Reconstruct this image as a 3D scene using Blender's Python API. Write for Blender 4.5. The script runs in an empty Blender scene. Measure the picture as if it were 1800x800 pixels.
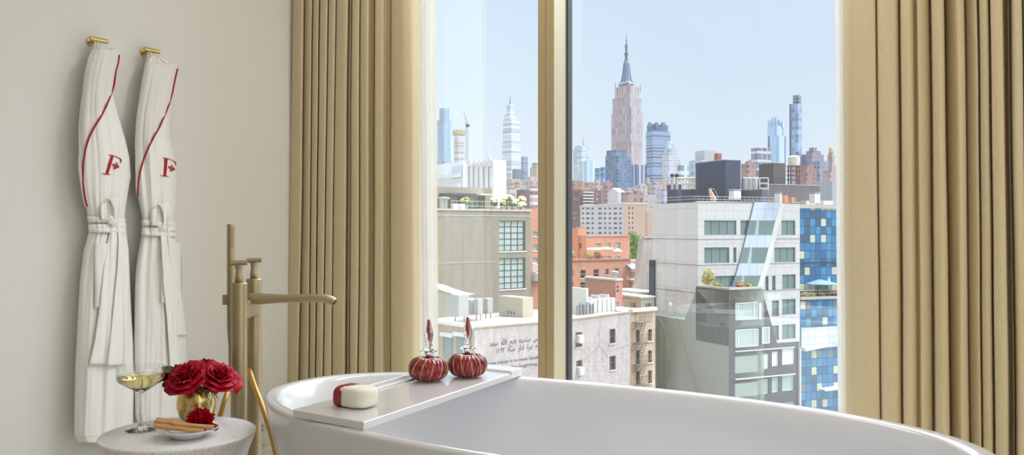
import bpy, math, random
from mathutils import Vector, Matrix, noise
random.seed(7)
S = bpy.context.scene
COL = S.collection
R = math.radians
sin, cos, pi = math.sin, math.cos, math.pi
FPX, CAMZ = 1500.0, 1.0
def V(*a): return Vector(a)
def at(x, y, D):                    # point seen at pixel (x,y) of the 1800x800 frame, D metres ahead
    return Vector(((x-900)/FPX*D, D, CAMZ+(400-y)/FPX*D))
# room frame: e along the window wall (to the right), n towards the outside
EE = Vector((cos(R(33)), -sin(R(33)), 0)); NN = Vector((sin(R(33)), cos(R(33)), 0))
def P(e, n, z=0.0): return EE*e + NN*n + Vector((0, 0, z))
RZ = -R(33)
WALL_E, WIN_N, CUR_N = -3.11, 2.97, 2.842
def lerp(a, b, t): return a+(b-a)*t
def interp(tab, x):
    if x <= tab[0][0]: return tab[0][1]
    for (a, b), (c, d) in zip(tab, tab[1:]):
        if x <= c: return b+(d-b)*(x-a)/(c-a)
    return tab[-1][1]
def sinterp(tab, x):
    if x <= tab[0][0]: return tab[0][1]
    for (a, b), (c, d) in zip(tab, tab[1:]):
        if x <= c:
            t = (x-a)/(c-a); t = t*t*(3-2*t)
            return b+(d-b)*t
    return tab[-1][1]

# ---------------------------------------------------------------- materials
def srgb(*c):
    if len(c) == 1: c = c*3
    return tuple((v/255/12.92 if v/255 <= .04045 else ((v/255+.055)/1.055)**2.4) for v in c)+(1,)
def nt(m):
    m.use_nodes = True
    return m.node_tree.nodes, m.node_tree.links, m.node_tree.nodes.get('Principled BSDF')
MATS = {}
def mat(name, col, rough=.5, metal=0, var=0, vscale=8, bump=0, bscale=60, spec=None, stretch=None, coat=0, sheen=0, trans=0, ior=None):
    if name in MATS: return MATS[name]
    m = bpy.data.materials.new(name); n, l, b = nt(m)
    b.inputs['Base Color'].default_value = col
    b.inputs['Roughness'].default_value = rough
    b.inputs['Metallic'].default_value = metal
    if spec is not None: b.inputs['Specular IOR Level'].default_value = spec
    if coat: b.inputs['Coat Weight'].default_value = coat
    if sheen: b.inputs['Sheen Weight'].default_value = sheen
    if trans: b.inputs['Transmission Weight'].default_value = trans
    if ior: b.inputs['IOR'].default_value = ior
    if var or bump:
        tc = n.new('ShaderNodeTexCoord'); mp = n.new('ShaderNodeMapping')
        l.new(tc.outputs['Object'], mp.inputs['Vector'])
        if stretch: mp.inputs['Scale'].default_value = stretch
    if var:
        nz = n.new('ShaderNodeTexNoise'); nz.inputs['Scale'].default_value = vscale; nz.inputs['Detail'].default_value = 5
        l.new(mp.outputs[0], nz.inputs['Vector'])
        mx = n.new('ShaderNodeMix'); mx.data_type = 'RGBA'
        mx.inputs['A'].default_value = tuple(c*(1-var) for c in col[:3])+(1,)
        mx.inputs['B'].default_value = tuple(min(1, c*(1+var)) for c in col[:3])+(1,)
        l.new(nz.outputs['Fac'], mx.inputs['Factor']); l.new(mx.outputs['Result'], b.inputs['Base Color'])
    if bump:
        n2 = n.new('ShaderNodeTexNoise'); n2.inputs['Scale'].default_value = bscale; n2.inputs['Detail'].default_value = 4
        l.new(mp.outputs[0], n2.inputs['Vector'])
        bp = n.new('ShaderNodeBump'); bp.inputs['Strength'].default_value = bump; bp.inputs['Distance'].default_value = .01
        l.new(n2.outputs['Fac'], bp.inputs['Height']); l.new(bp.outputs[0], b.inputs['Normal'])
    MATS[name] = m
    return m

# ---------------------------------------------------------------- mesh builder
class MB:
    def __init__(s): s.v = []; s.f = []; s.uv = []; s.mi = []; s.cur = 0; s.mats = []
    def use(s, m):
        if m not in s.mats: s.mats.append(m)
        s.cur = s.mats.index(m); return s
    def face(s, pts, uv=None):
        b = len(s.v); s.v.extend(Vector(p) for p in pts)
        s.f.append(tuple(range(b, b+len(pts)))); s.uv.append(uv); s.mi.append(s.cur)
    def fbox(s, F, s0, s1, d0, d1, z0, z1):
        O, u, n = F
        def q(a, d, z): return O+u*a+n*d+Vector((0, 0, z))
        c = [q(a, d, z) for z in (z0, z1) for d in (d0, d1) for a in (s0, s1)]
        b = len(s.v); s.v.extend(c)
        w, h, t = abs(s1-s0), abs(z1-z0), abs(d1-d0)
        for idx, uv in (((2, 3, 7, 6), (s0, s1, z0, z1)), ((1, 0, 4, 5), (s0, s1, z0, z1)), ((0, 2, 6, 4), (d0, d1, z0, z1)), ((3, 1, 5, 7), (d0, d1, z0, z1)), ((4, 6, 7, 5), None), ((0, 1, 3, 2), None)):
            s.f.append(tuple(b+i for i in idx)); s.mi.append(s.cur)
            s.uv.append(None if uv is None else [(uv[0], uv[2]), (uv[1], uv[2]), (uv[1], uv[3]), (uv[0], uv[3])])
        return s
    def box(s, c, size, rz=0):
        F = (Vector((c[0], c[1], 0)), Vector((cos(rz), sin(rz), 0)), Vector((-sin(rz), cos(rz), 0)))
        return s.fbox(F, -size[0]/2, size[0]/2, -size[1]/2, size[1]/2, c[2]-size[2]/2, c[2]+size[2]/2)
    def grid(s, fn, nu, nv, cu=False, cv=False, uv=None):
        b = len(s.v); U = nu if cu else nu+1; W = nv if cv else nv+1
        for i in range(U):
            for j in range(W): s.v.append(Vector(fn(i/nu, j/nv)))
        for i in range(nu):
            for j in range(nv):
                i2 = (i+1) % U if cu else i+1; j2 = (j+1) % W if cv else j+1
                s.f.append((b+i*W+j, b+i2*W+j, b+i2*W+j2, b+i*W+j2)); s.mi.append(s.cur)
                s.uv.append([(i/nu, j/nv), ((i+1)/nu, j/nv), ((i+1)/nu, (j+1)/nv), (i/nu, (j+1)/nv)])
        return s
    def lathe(s, c, prof, seg=48, capb=False, capt=False):
        c = Vector(c); n = len(prof)-1
        s.grid(lambda u, v: c+Vector((prof[round(v*n)][0]*cos(u*2*pi), prof[round(v*n)][0]*sin(u*2*pi), prof[round(v*n)][1])), seg, n, cu=True)
        for on, k in ((capb, 0), (capt, n)):
            if on:
                r, z = prof[k]
                pts = [c+Vector((r*cos(a*2*pi/seg), r*sin(a*2*pi/seg), z)) for a in range(seg)]
                if k == 0: pts.reverse()
                s.face(pts)
        return s
    def tube(s, path, r, seg=12, cap=True, closed=False):
        path = [Vector(p) for p in path]; N = len(path)
        rr = r if isinstance(r, (list, tuple)) else [r]*N
        T = []
        for i in range(N):
            a, c = (path[(i-1) % N], path[(i+1) % N]) if closed else (path[max(i-1, 0)], path[min(i+1, N-1)])
            T.append((c-a).normalized())
        up = Vector((0, 0, 1)) if abs(T[0].z) < .9 else Vector((1, 0, 0))
        x = T[0].cross(up).normalized(); fr = []
        for t in T:
            x = (x-t*x.dot(t)).normalized(); fr.append((x.copy(), t.cross(x)))
        b = len(s.v)
        for i in range(N):
            for k in range(seg):
                a = 2*pi*k/seg; s.v.append(path[i]+(fr[i][0]*cos(a)+fr[i][1]*sin(a))*rr[i])
        for i in range(N if closed else N-1):
            j = (i+1) % N
            for k in range(seg):
                k2 = (k+1) % seg
                s.f.append((b+i*seg+k, b+j*seg+k, b+j*seg+k2, b+i*seg+k2)); s.mi.append(s.cur); s.uv.append(None)
        if cap and not closed:
            s.f.append(tuple(b+k for k in range(seg))); s.mi.append(s.cur); s.uv.append(None)
            s.f.append(tuple(b+(N-1)*seg+k for k in reversed(range(seg)))); s.mi.append(s.cur); s.uv.append(None)
        return s
    def cyl(s, a, b, r, r2=None, seg=24): return s.tube([a, b], [r, r if r2 is None else r2], seg)
    def prism(s, F, pts, d0, d1):       # polygon (s,z) list in the face plane, from depth d0 to d1
        O, u, n = F
        a = [O+u*p+n*d1+Vector((0, 0, z)) for p, z in pts]; c = [O+u*p+n*d0+Vector((0, 0, z)) for p, z in pts]
        uv = [(p, z) for p, z in pts]
        s.face(a, uv); s.face(c[::-1], uv[::-1])
        N = len(pts)
        for i in range(N):
            j = (i+1) % N; s.face([c[i], c[j], a[j], a[i]])
        return s
    def holes(s, F, s0, s1, z0, z1, hs, depth=.25):   # a wall face with real recesses
        O, u, n = F
        def q(a, d, z): return O+u*a+n*d+Vector((0, 0, z))
        xs = sorted({s0, s1} | {min(max(h[i], s0), s1) for h in hs for i in (0, 1)})
        zs = sorted({z0, z1} | {min(max(h[i], z0), z1) for h in hs for i in (2, 3)})
        for i in range(len(xs)-1):
            for j in range(len(zs)-1):
                a, b, c, d = xs[i], xs[i+1], zs[j], zs[j+1]
                if b-a < 1e-6 or d-c < 1e-6: continue
                mx_, mz = (a+b)/2, (c+d)/2
                if any(h[0] < mx_ < h[1] and h[2] < mz < h[3] for h in hs): continue
                s.face([q(a, 0, c), q(b, 0, c), q(b, 0, d), q(a, 0, d)], [(a, c), (b, c), (b, d), (a, d)])
        for a, b, c, d in hs:
            for p in ([q(a, 0, c), q(a, -depth, c), q(a, -depth, d), q(a, 0, d)], [q(b, 0, c), q(b, 0, d), q(b, -depth, d), q(b, -depth, c)],
                      [q(a, 0, d), q(a, -depth, d), q(b, -depth, d), q(b, 0, d)], [q(a, 0, c), q(b, 0, c), q(b, -depth, c), q(a, -depth, c)]):
                s.face(p, [(0, 0), (.2, 0), (.2, .2), (0, .2)])
        return s
    def build(s, name, m=None, parent=None, smooth=False, autos=None, **tags):
        me = bpy.data.meshes.new(name)
        o = bpy.data.objects.new(name, me); COL.objects.link(o)
        off = Vector((0, 0, 0))
        if parent is not None:
            o.parent = parent; off = OFF[parent.name]
        elif s.v:
            lo = Vector([min(v[i] for v in s.v) for i in range(3)]); hi = Vector([max(v[i] for v in s.v) for i in range(3)])
            off = Vector(((lo.x+hi.x)/2, (lo.y+hi.y)/2, lo.z)); o.location = off
        OFF[o.name] = off if parent is None else OFF[parent.name]
        me.from_pydata([v-off for v in s.v], [], s.f)
        if any(u is not None for u in s.uv):
            L = me.uv_layers.new(name='UVMap').data; k = 0
            for f, u in zip(s.f, s.uv):
                for i in range(len(f)):
                    L[k].uv = u[i] if u is not None else (0, 0)
                    k += 1
        for mm in (s.mats if s.mats else [m]): me.materials.append(mm)
        if s.mats: me.polygons.foreach_set('material_index', s.mi)
        if smooth or autos is not None: me.polygons.foreach_set('use_smooth', [True]*len(s.f))
        if autos is not None:
            import bmesh
            bm = bmesh.new(); bm.from_mesh(me); bmesh.ops.remove_doubles(bm, verts=bm.verts, dist=1e-5)
            for e in bm.edges:
                if len(e.link_faces) == 2 and e.calc_face_angle(0) > R(autos): e.smooth = False
            bm.to_mesh(me); bm.free()
        me.update()
        for k, v in tags.items(): o[k] = v
        return o
OFF = {}
def thing(name, loc, label, cat, group=None, kind=None):
    o = bpy.data.objects.new(name, None); COL.objects.link(o); o.location = loc; o.empty_display_size = .05
    OFF[o.name] = Vector(loc)
    tag(o, label, cat, group, kind)
    return o
def tag(o, label, cat, group=None, kind=None):
    if label: o['label'] = label
    if cat: o['category'] = cat
    if group: o['group'] = group
    if kind: o['kind'] = kind
    return o
def bevel(o, w, seg=3):
    b = o.modifiers.new('b', 'BEVEL'); b.width = w; b.segments = seg; b.limit_method = 'ANGLE'; b.angle_limit = R(35)
    o.data.polygons.foreach_set('use_smooth', [True]*len(o.data.polygons))
    wn = o.modifiers.new('w', 'WEIGHTED_NORMAL'); wn.keep_sharp = True
    return o
def subs(o, l=2):
    b = o.modifiers.new('s', 'SUBSURF'); b.levels = l; b.render_levels = l
    o.data.polygons.foreach_set('use_smooth', [True]*len(o.data.polygons)); return o
def text_mesh(txt, size, F, s0, z0, d, m, name, parent, ext=.01, align='LEFT', sx=1):
    c = bpy.data.curves.new('t', 'FONT'); c.body = txt; c.size = size; c.extrude = ext; c.align_x = align; c.resolution_u = 2
    o = bpy.data.objects.new('t', c); COL.objects.link(o); bpy.context.view_layer.update()
    me = bpy.data.meshes.new_from_object(o.evaluated_get(bpy.context.evaluated_depsgraph_get()))
    O, u, n = F; off = OFF[parent.name]
    for v in me.vertices:
        p = O+u*(s0+v.co.x*sx)+n*(d+v.co.z)+Vector((0, 0, z0+v.co.y)); v.co = p-off
    bpy.data.objects.remove(o); bpy.data.curves.remove(c)
    me.materials.clear(); me.materials.append(m)
    q = bpy.data.objects.new(name, me); COL.objects.link(q); q.parent = parent; OFF[q.name] = off
    return q
# ================================================================ INTERIOR
M_wall = mat('warm_white_paint', srgb(230, 228, 222), .75, var=.015, vscale=2, bump=.03, bscale=180)
M_ceil = mat('ceiling_paint', srgb(235, 232, 226), .8, var=.01)
M_brass = mat('brushed_gold', srgb(172, 156, 124), .42, .7, var=.04, vscale=6, bump=.02, bscale=300, stretch=(1, 1, .05))
M_hose = mat('hose_gold', srgb(196, 152, 88), .35, .8, var=.05, vscale=60, bump=.25, bscale=500)
M_polbrass = mat('polished_brass', srgb(214, 190, 128), .22, 1, var=.03, vscale=20)
M_tub = mat('white_solid_surface', srgb(226, 226, 228), .16, 0, var=.006, vscale=3, coat=.3)
M_cloth = mat('robe_cotton', srgb(244, 242, 237), .85, var=.015, vscale=14, bump=.10, bscale=500)
M_terry = mat('terry_white', srgb(240, 237, 230), .95, var=.03, vscale=60, bump=.35, bscale=700)
M_belt = mat('robe_belt_cotton', srgb(246, 244, 238), .8, var=.012, vscale=20, bump=.08, bscale=400)
M_red = mat('crimson_piping', srgb(160, 14, 38), .6, var=.05, vscale=200)
M_redemb = mat('crimson_embroidery', srgb(176, 10, 36), .6, var=.12, vscale=400, bump=.3, bscale=900)
M_loop = mat('hanging_tape', srgb(225, 221, 212), .8, var=.02)

def marble_mat():
    m = bpy.data.materials.new('white_marble'); n, l, b = nt(m)
    tc = n.new('ShaderNodeTexCoord')
    nz = n.new('ShaderNodeTexNoise'); nz.inputs['Scale'].default_value = 2.2; nz.inputs['Detail'].default_value = 9; nz.inputs['Distortion'].default_value = 1.6
    l.new(tc.outputs['Object'], nz.inputs['Vector'])
    cr = n.new('ShaderNodeValToRGB'); e = cr.color_ramp.elements
    e[0].position = .40; e[0].color = srgb(226, 222, 210); e[1].position = .60; e[1].color = srgb(228, 225, 215)
    k = cr.color_ramp.elements.new(.49); k.color = srgb(205, 200, 185)
    k = cr.color_ramp.elements.new(.505); k.color = srgb(120, 120, 108)
    k = cr.color_ramp.elements.new(.52); k.color = srgb(210, 206, 192)
    l.new(nz.outputs['Fac'], cr.inputs[0]); l.new(cr.outputs[0], b.inputs['Base Color'])
    b.inputs['Roughness'].default_value = .12
    return m
M_marble = marble_mat()

# ---- room shell
def shell(name, e0, e1, n0, n1, z0, z1, m, **k):
    b = MB(); b.fbox((Vector((0, 0, 0)), EE, NN), e0, e1, n0, n1, z0, z1)
    o = b.build(name, m); o['kind'] = 'structure'; return o
E1, N0, ZC = 1.35, -2.6, 2.75
shell('floor', WALL_E-.15, E1+.15, N0-.15, WIN_N+.25, -.12, 0, M_marble)
shell('ceiling', WALL_E-.15, E1+.15, N0-.15, WIN_N+.25, ZC, ZC+.15, M_ceil)
shell('wall_left', WALL_E-.15, WALL_E, N0-.15, WIN_N+.25, 0, ZC, M_wall)
shell('wall_right', E1, E1+.15, N0-.15, WIN_N+.25, 0, ZC, M_wall)
shell('wall_back', WALL_E, E1, N0-.15, N0, 0, ZC, M_wall)
shell('wall_window_left', WALL_E, -2.62, WIN_N, WIN_N+.2, 0, ZC, M_wall)
shell('wall_window_right', -.05, E1, WIN_N, WIN_N+.2, 0, ZC, M_wall)
shell('baseboard_left', WALL_E, WALL_E+.014, N0, WIN_N, 0, .092, M_marble)
shell('baseboard_window', WALL_E+.02, E1, WIN_N-.014, WIN_N, 0, .092, M_marble)

# ---- window
def glass_mat():
    m = bpy.data.materials.new('coated_window_glass'); n, l, b = nt(m)
    n.remove(b); out = n['Material Output']
    tr = n.new('ShaderNodeBsdfTransparent'); tr.inputs[0].default_value = (.955, .975, .965, 1)
    gl = n.new('ShaderNodeBsdfGlossy'); gl.inputs['Roughness'].default_value = .004; gl.inputs['Color'].default_value = (.93, 1, .97, 1)
    lw = n.new('ShaderNodeFresnel'); lw.inputs['IOR'].default_value = 1.62
    tc = n.new('ShaderNodeTexCoord'); nz = n.new('ShaderNodeTexNoise'); nz.inputs['Scale'].default_value = 1.3
    l.new(tc.outputs['Object'], nz.inputs['Vector'])
    mul = n.new('ShaderNodeMath'); mul.operation = 'MULTIPLY_ADD'; l.new(nz.outputs['Fac'], mul.inputs[0]); mul.inputs[1].default_value = .02
    ad = n.new('ShaderNodeMath'); ad.operation = 'MULTIPLY'; ad.inputs[1].default_value = GLASS_K; l.new(lw.outputs[0], ad.inputs[0]); l.new(ad.outputs[0], mul.inputs[2])
    mx = n.new('ShaderNodeMixShader'); l.new(mul.outputs[0], mx.inputs[0]); l.new(tr.outputs[0], mx.inputs[1]); l.new(gl.outputs[0], mx.inputs[2])
    l.new(mx.outputs[0], out.inputs[0]); return m
GLASS_K = 3.2
M_wglass = glass_mat()
M_bronze = mat('champagne_anodised', srgb(196, 184, 152), .34, .5, var=.03, vscale=30, stretch=(30, 30, .3))
M_bronze2 = mat('champagne_anodised_front', srgb(184, 164, 124), .42, .3, var=.05, vscale=30, stretch=(30, 30, .3))
M_gasket = mat('dark_gasket', srgb(52, 52, 54), .6, var=.05)
W = thing('window_1', P(-1.33, WIN_N+.08, 0), None, None, kind='structure')
FR = (Vector((0, 0, 0)), EE, NN)
# mullion position: its inner right arris stands on the ray through x = 974
tt = (974-900)/FPX; Dm = WIN_N/(NN.x*tt+NN.y); me_ = EE.x*tt*Dm+EE.y*Dm
b = MB().use(M_bronze2)
b.fbox(FR, me_-.0385, me_-.001, WIN_N, WIN_N+.15, .03, ZC); b.fbox(FR, me_-.076, me_-.0405, WIN_N, WIN_N+.15, .03, ZC)
b.use(M_gasket).fbox(FR, me_-.0405, me_-.0385, WIN_N+.006, WIN_N+.15, .03, ZC)
b.use(M_bronze).fbox(FR, me_-.001, me_, WIN_N, WIN_N+.15, .03, ZC)
b.build('mullion', None, W)
b = MB(); b.fbox(FR, me_, me_+.006, WIN_N+.102, WIN_N+.14, .03, ZC); b.fbox(FR, me_-.082, me_-.076, WIN_N+.102, WIN_N+.14, .03, ZC)
b.build('gasket', M_gasket, W)
b = MB(); b.fbox(FR, -2.62, -.05, WIN_N, WIN_N+.15, 0, .03); b.build('sill', M_bronze2, W)
b = MB(); b.face([P(-2.62, WIN_N+.12, .03), P(me_-.078, WIN_N+.12, .03), P(me_-.078, WIN_N+.12, ZC), P(-2.62, WIN_N+.12, ZC)]); b.build('left_glass_pane', M_wglass, W, label='fixed clear pane left of the mullion')
b = MB(); b.face([P(me_+.002, WIN_N+.12, .03), P(-.05, WIN_N+.12, .03), P(-.05, WIN_N+.12, ZC), P(me_+.002, WIN_N+.12, ZC)]); b.build('right_glass_pane', M_wglass, W, label='fixed clear pane right of the mullion')

# ---- curtains
def e_of(x, n=CUR_N):       # room coordinate e of picture column x on the plane n
    t = (x-900)/FPX; D = n/(NN.x*t+NN.y); return EE.x*t*D+EE.y*D
def fabric(name, col, tint):
    m = bpy.data.materials.new(name); n, l, b = nt(m); out = n['Material Output']
    tc = n.new('ShaderNodeTexCoord'); mp = n.new('ShaderNodeMapping'); mp.inputs['Scale'].default_value = (260, 260, 40)
    l.new(tc.outputs['Object'], mp.inputs[0])
    nz = n.new('ShaderNodeTexNoise'); nz.inputs['Scale'].default_value = 1; nz.inputs['Detail'].default_value = 3; l.new(mp.outputs[0], nz.inputs[0])
    mx = n.new('ShaderNodeMix'); mx.data_type = 'RGBA'; mx.inputs['A'].default_value = tuple(c*.9 for c in col[:3])+(1,); mx.inputs['B'].default_value = tuple(min(1, c*1.08) for c in col[:3])+(1,)
    l.new(nz.outputs['Fac'], mx.inputs['Factor']); l.new(mx.outputs['Result'], b.inputs['Base Color'])
    b.inputs['Roughness'].default_value = .62; b.inputs['Sheen Weight'].default_value = .25; b.inputs['Sheen Roughness'].default_value = .4
    bp = n.new('ShaderNodeBump'); bp.inputs['Strength'].default_value = .5; bp.inputs['Distance'].default_value = .006
    n2 = n.new('ShaderNodeTexNoise'); n2.inputs['Scale'].default_value = 9; n2.inputs['Detail'].default_value = 4; n2.inputs['Distortion'].default_value = .6; l.new(tc.outputs['Object'], n2.inputs[0])
    ad = n.new('ShaderNodeMath'); ad.operation = 'MULTIPLY_ADD'; ad.inputs[1].default_value = .12; l.new(nz.outputs['Fac'], ad.inputs[0]); l.new(n2.outputs['Fac'], ad.inputs[2])
    l.new(ad.outputs[0], bp.inputs['Height']); l.new(bp.outputs[0], b.inputs['Normal'])
    tl = n.new('ShaderNodeBsdfTranslucent'); tl.inputs[0].default_value = tint
    ms = n.new('ShaderNodeMixShader'); ms.inputs[0].default_value = .13
    l.new(b.outputs[0], ms.inputs[1]); l.new(tl.outputs[0], ms.inputs[2]); l.new(ms.outputs[0], out.inputs[0])
    return m
M_drape = fabric('sand_satin_drape', srgb(226, 208, 168), srgb(232, 212, 162))
def sheer_mat():
    m = bpy.data.materials.new('white_linen_sheer'); n, l, b = nt(m); out = n['Material Output']
    b.inputs['Base Color'].default_value = srgb(244, 242, 236); b.inputs['Roughness'].default_value = .9
    tl = n.new('ShaderNodeBsdfTranslucent'); tl.inputs[0].default_value = srgb(246, 244, 238)
    tp = n.new('ShaderNodeBsdfTransparent')
    tc = n.new('ShaderNodeTexCoord'); mp = n.new('ShaderNodeMapping'); mp.inputs['Scale'].default_value = (500, 500, 500)
    nz = n.new('ShaderNodeTexNoise'); nz.inputs['Scale'].default_value = 1; l.new(tc.outputs['Object'], mp.inputs[0]); l.new(mp.outputs[0], nz.inputs[0])
    ma = n.new('ShaderNodeMath'); ma.operation = 'MULTIPLY_ADD'; ma.inputs[1].default_value = .3; ma.inputs[2].default_value = .03; l.new(nz.outputs['Fac'], ma.inputs[0])
    m1 = n.new('ShaderNodeMixShader'); m1.inputs[0].default_value = .55; l.new(b.outputs[0], m1.inputs[1]); l.new(tl.outputs[0], m1.inputs[2])
    m2 = n.new('ShaderNodeMixShader'); l.new(ma.outputs[0], m2.inputs[0]); l.new(m1.outputs[0], m2.inputs[1]); l.new(tp.outputs[0], m2.inputs[2])
    l.new(m2.outputs[0], out.inputs[0]); return m
M_sheer = sheer_mat()
def curtain(name, pts, m, label, cat, z0=.012, z1=ZC-.03, wob=.006, seed=0, nz_=46, thick=.003, sub=7, drift=None):
    # pts: list of (e, n) plan points of the pleats at eye height
    prof = []
    N = len(pts)
    for i in range(N-1):
        p0 = pts[max(i-1, 0)]; p1 = pts[i]; p2 = pts[i+1]; p3 = pts[min(i+2, N-1)]
        for k in range(sub):
            t = k/sub
            def cr(a, b_, c, d):
                a_ = .42
                m1 = (c-a)*a_; m2 = (d-b_)*a_
                return (2*t**3-3*t**2+1)*b_+(t**3-2*t**2+t)*m1+(-2*t**3+3*t**2)*c+(t**3-t**2)*m2
            prof.append((cr(p0[0], p1[0], p2[0], p3[0]), cr(p0[1], p1[1], p2[1], p3[1])))
    prof.append(pts[-1]); K = len(prof)-1
    ec = sum(p[0] for p in prof)/len(prof)
    def fn(u, v):
        e, n = prof[round(u*K)]; z = z0+(z1-z0)*v
        w = noise.noise(Vector((e*9+seed, z*.7, seed)))*wob + noise.noise(Vector((e*28+seed, z*2.3, 5)))*wob*.35
        w2 = noise.noise(Vector((e*7+seed*2, z*.8, 9)))*wob
        de = drift(e, z) if drift else 0
        return P(e+w+de, n+w2, z)
    b = MB().grid(fn, K, nz_)
    o = b.build(name, m, smooth=True)
    sd = o.modifiers.new('s', 'SOLIDIFY'); sd.thickness = thick
    tag(o, label, cat); return o
def crisp(items, w):      # pull the neighbours of every valley close to it, so the folds meet in narrow creases
    out = [list(q) for q in items]
    for i in range(1, len(out)-1):
        if items[i][1] > .01:
            out[i-1][0] = max(out[i-1][0], items[i][0]-w); out[i+1][0] = min(out[i+1][0], items[i][0]+w)
    return [tuple(q) for q in out]
def pleats(items, n=CUR_N):
    # items: (x pixel of edge, depth towards the glass)
    return [(e_of(x, n+d), n+d) for x, d in items]
# left drape: (x, offset) crest = 0, valley = +
LP = [(507, .03), (511, -.02), (524, -.03), (529, .05), (533, .0), (542, -.02), (545, .04), (548, -.01), (555, -.02), (557, .06), (560, -.02), (568, -.025), (572, .04),
      (575, -.02), (582, -.02), (587, .05), (592, -.02), (604, -.03), (609, .035), (612, -.01), (616, .03), (620, -.02), (628, -.02), (631, .05), (635, -.02),
      (642, -.03), (647, -.02), (650, .018*.5), (655, .009), (657.5, .05), (659, -.03), (666, -.035), (674, -.03), (677, .009), (685, .0095), (688, .05), (690, -.03), (708, -.05), (724, -.035), (733, -.005), (738, .035)]
curtain('drape', pleats(crisp([(x, d*(.55 if d > .01 else .9)) for x, d in LP], 1.8)), M_drape, 'sand-coloured full-length drape gathered in tight pleats beside the left wall', 'curtain', seed=3, wob=.006,
        drift=lambda e, z: (z-1.0)*lerp(.020, -.014, (e+2.98)/.9))
SL = [(700, .085), (722, .06), (734, .075), (744, .055), (752, .085), (758, .06), (768.5, .075)]
curtain('sheer_curtain', pleats(SL), M_sheer, 'thin white sheer curtain showing between the left drape and the city view', 'curtain', seed=11, wob=.004, thick=.0006, drift=lambda e, z: (z-1.0)*-.012)
RP = [(1481, .03), (1486, -.01), (1500, -.045), (1522, -.05), (1542, .03), (1546, -.045), (1562, -.055), (1574, -.03), (1583, .05), (1587, -.04), (1600, -.055), (1612, -.02),
      (1616, -.05), (1628, -.03), (1636, .06), (1640, -.03), (1650, -.075), (1660, -.06), (1664, .07), (1668, .0), (1684, -.05), (1696, -.03), (1699, .05), (1704, .0), (1716, -.03),
      (1722, .05), (1726, -.03), (1737, -.04), (1743, .07), (1747, -.05), (1763, -.06), (1768, .04), (1772, -.01), (1779, .05), (1783, -.05), (1795, -.05), (1800, .05), (1808, -.04), (1830, -.04), (1842, .05), (1850, -.03), (1880, -.03)]
curtain('drape', pleats(crisp([(x, d*(.7 if d > .01 else 1)) for x, d in RP], 3.0)), M_drape, 'sand-coloured full-length drape in wide folds filling the right side', 'curtain', seed=23, wob=.007, drift=lambda e, z: (z-1.3)*-.010)
SR = [(1469, .085), (1477, .06), (1486, .08), (1500, .06), (1520, .085), (1545, .065)]
curtain('sheer_curtain', pleats(SR), M_sheer, 'thin white sheer curtain edge between the city view and the right drape', 'curtain', seed=31, wob=.003, thick=.0006, drift=lambda e, z: (z-1.3)*-.010)

# ---- bathtub
TC = Vector((.140, 1.963, 0)); TU = Vector((cos(R(30)), -sin(R(30)), 0)); TV = Vector((sin(R(30)), cos(R(30)), 0))
TA, TB, TH = .862, .405, .57
def sup(a, p): return math.copysign(abs(a)**(2/p), a)
def tubring(a, b_, z, p=2.25):
    return lambda u: TC+TU*(a*sup(cos(2*pi*u), p))+TV*(b_*sup(sin(2*pi*u), p))+Vector((0, 0, z))
rings = [(0, .0, .0), (.70, .26, .0), (.705, .285, .004), (.735, .295, .03), (.775, .325, .16), (.82, .36, .32), (.855, .385, .45), (.878, .400, .535), (.884, .404, .556), (.885, .405, .564), (.882, .402, .569), (.875, .395, .5715),
         (.86, .381, .5705), (.850, .372, .567), (.842, .366, .558), (.828, .358, .52), (.80, .342, .42), (.765, .325, .30), (.70, .285, .19), (.60, .22, .155), (.3, .11, .150), (0, 0, .149)]
fns = [tubring(a*TA/.885, b_, z, 2.25 if a > .5 else 2.0) for a, b_, z in rings]
NR_ = len(rings)-1
b = MB().grid(lambda u, v: fns[round(v*NR_)](u), 160, NR_, cu=True)
o = b.build('bathtub', M_tub, smooth=True); o.location.z = 0
tag(o, 'large white oval freestanding bathtub in front of the window', 'bathtub')

# ---- bath tray
TZ = .590
def txy(x, y, z=TZ):
    D = FPX*(CAMZ-z)/(y-400); return Vector(((x-900)/FPX*D, D, 0))
NLp, NRp, FRp, FLp = txy(514.3, 719.8), txy(639.5, 742.3), txy(917, 650), txy(812, 638.5)
def tp(u, v, z):     # u across (0 = rim side left, 1 = right), v along (0 near, 1 far)
    return NLp.lerp(NRp, u).lerp(FLp.lerp(FRp, u), v)+Vector((0, 0, z))
T = thing('bath_tray', tp(.5, .5, .5725), 'glossy white bath tray laid across the left end of the bathtub', 'tray')
b = MB()
def slab(b, u0, u1, v0, v1, z0, z1):
    c = [tp(u, v, z) for z in (z0, z1) for v in (v0, v1) for u in (u0, u1)]
    k = len(b.v); b.v.extend(c)
    for f in ((0, 2, 3, 1), (4, 5, 7, 6), (0, 1, 5, 4), (2, 6, 7, 3), (0, 4, 6, 2), (1, 3, 7, 5)):
        b.f.append(tuple(k+i for i in f)); b.uv.append(None); b.mi.append(b.cur)
slab(b, 0, 1, 0, .90, .5725, TZ)
o = b.build('tray_body', M_tub, T); bevel(o, .0025)
b = MB(); slab(b, 0, .13, .30, .90, TZ, TZ+.004); slab(b, 0, .035, .30, .90, TZ+.004, TZ+.011)
o = b.build('raised_lip', M_tub, T); bevel(o, .0015)
b = MB(); slab(b, 0, 1, .915, 1.0, .5725, TZ+.006); slab(b, .0, 1, .90, .915, .5725, TZ-.006)
o = b.build('end_bar', M_tub, T); bevel(o, .002)

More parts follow.
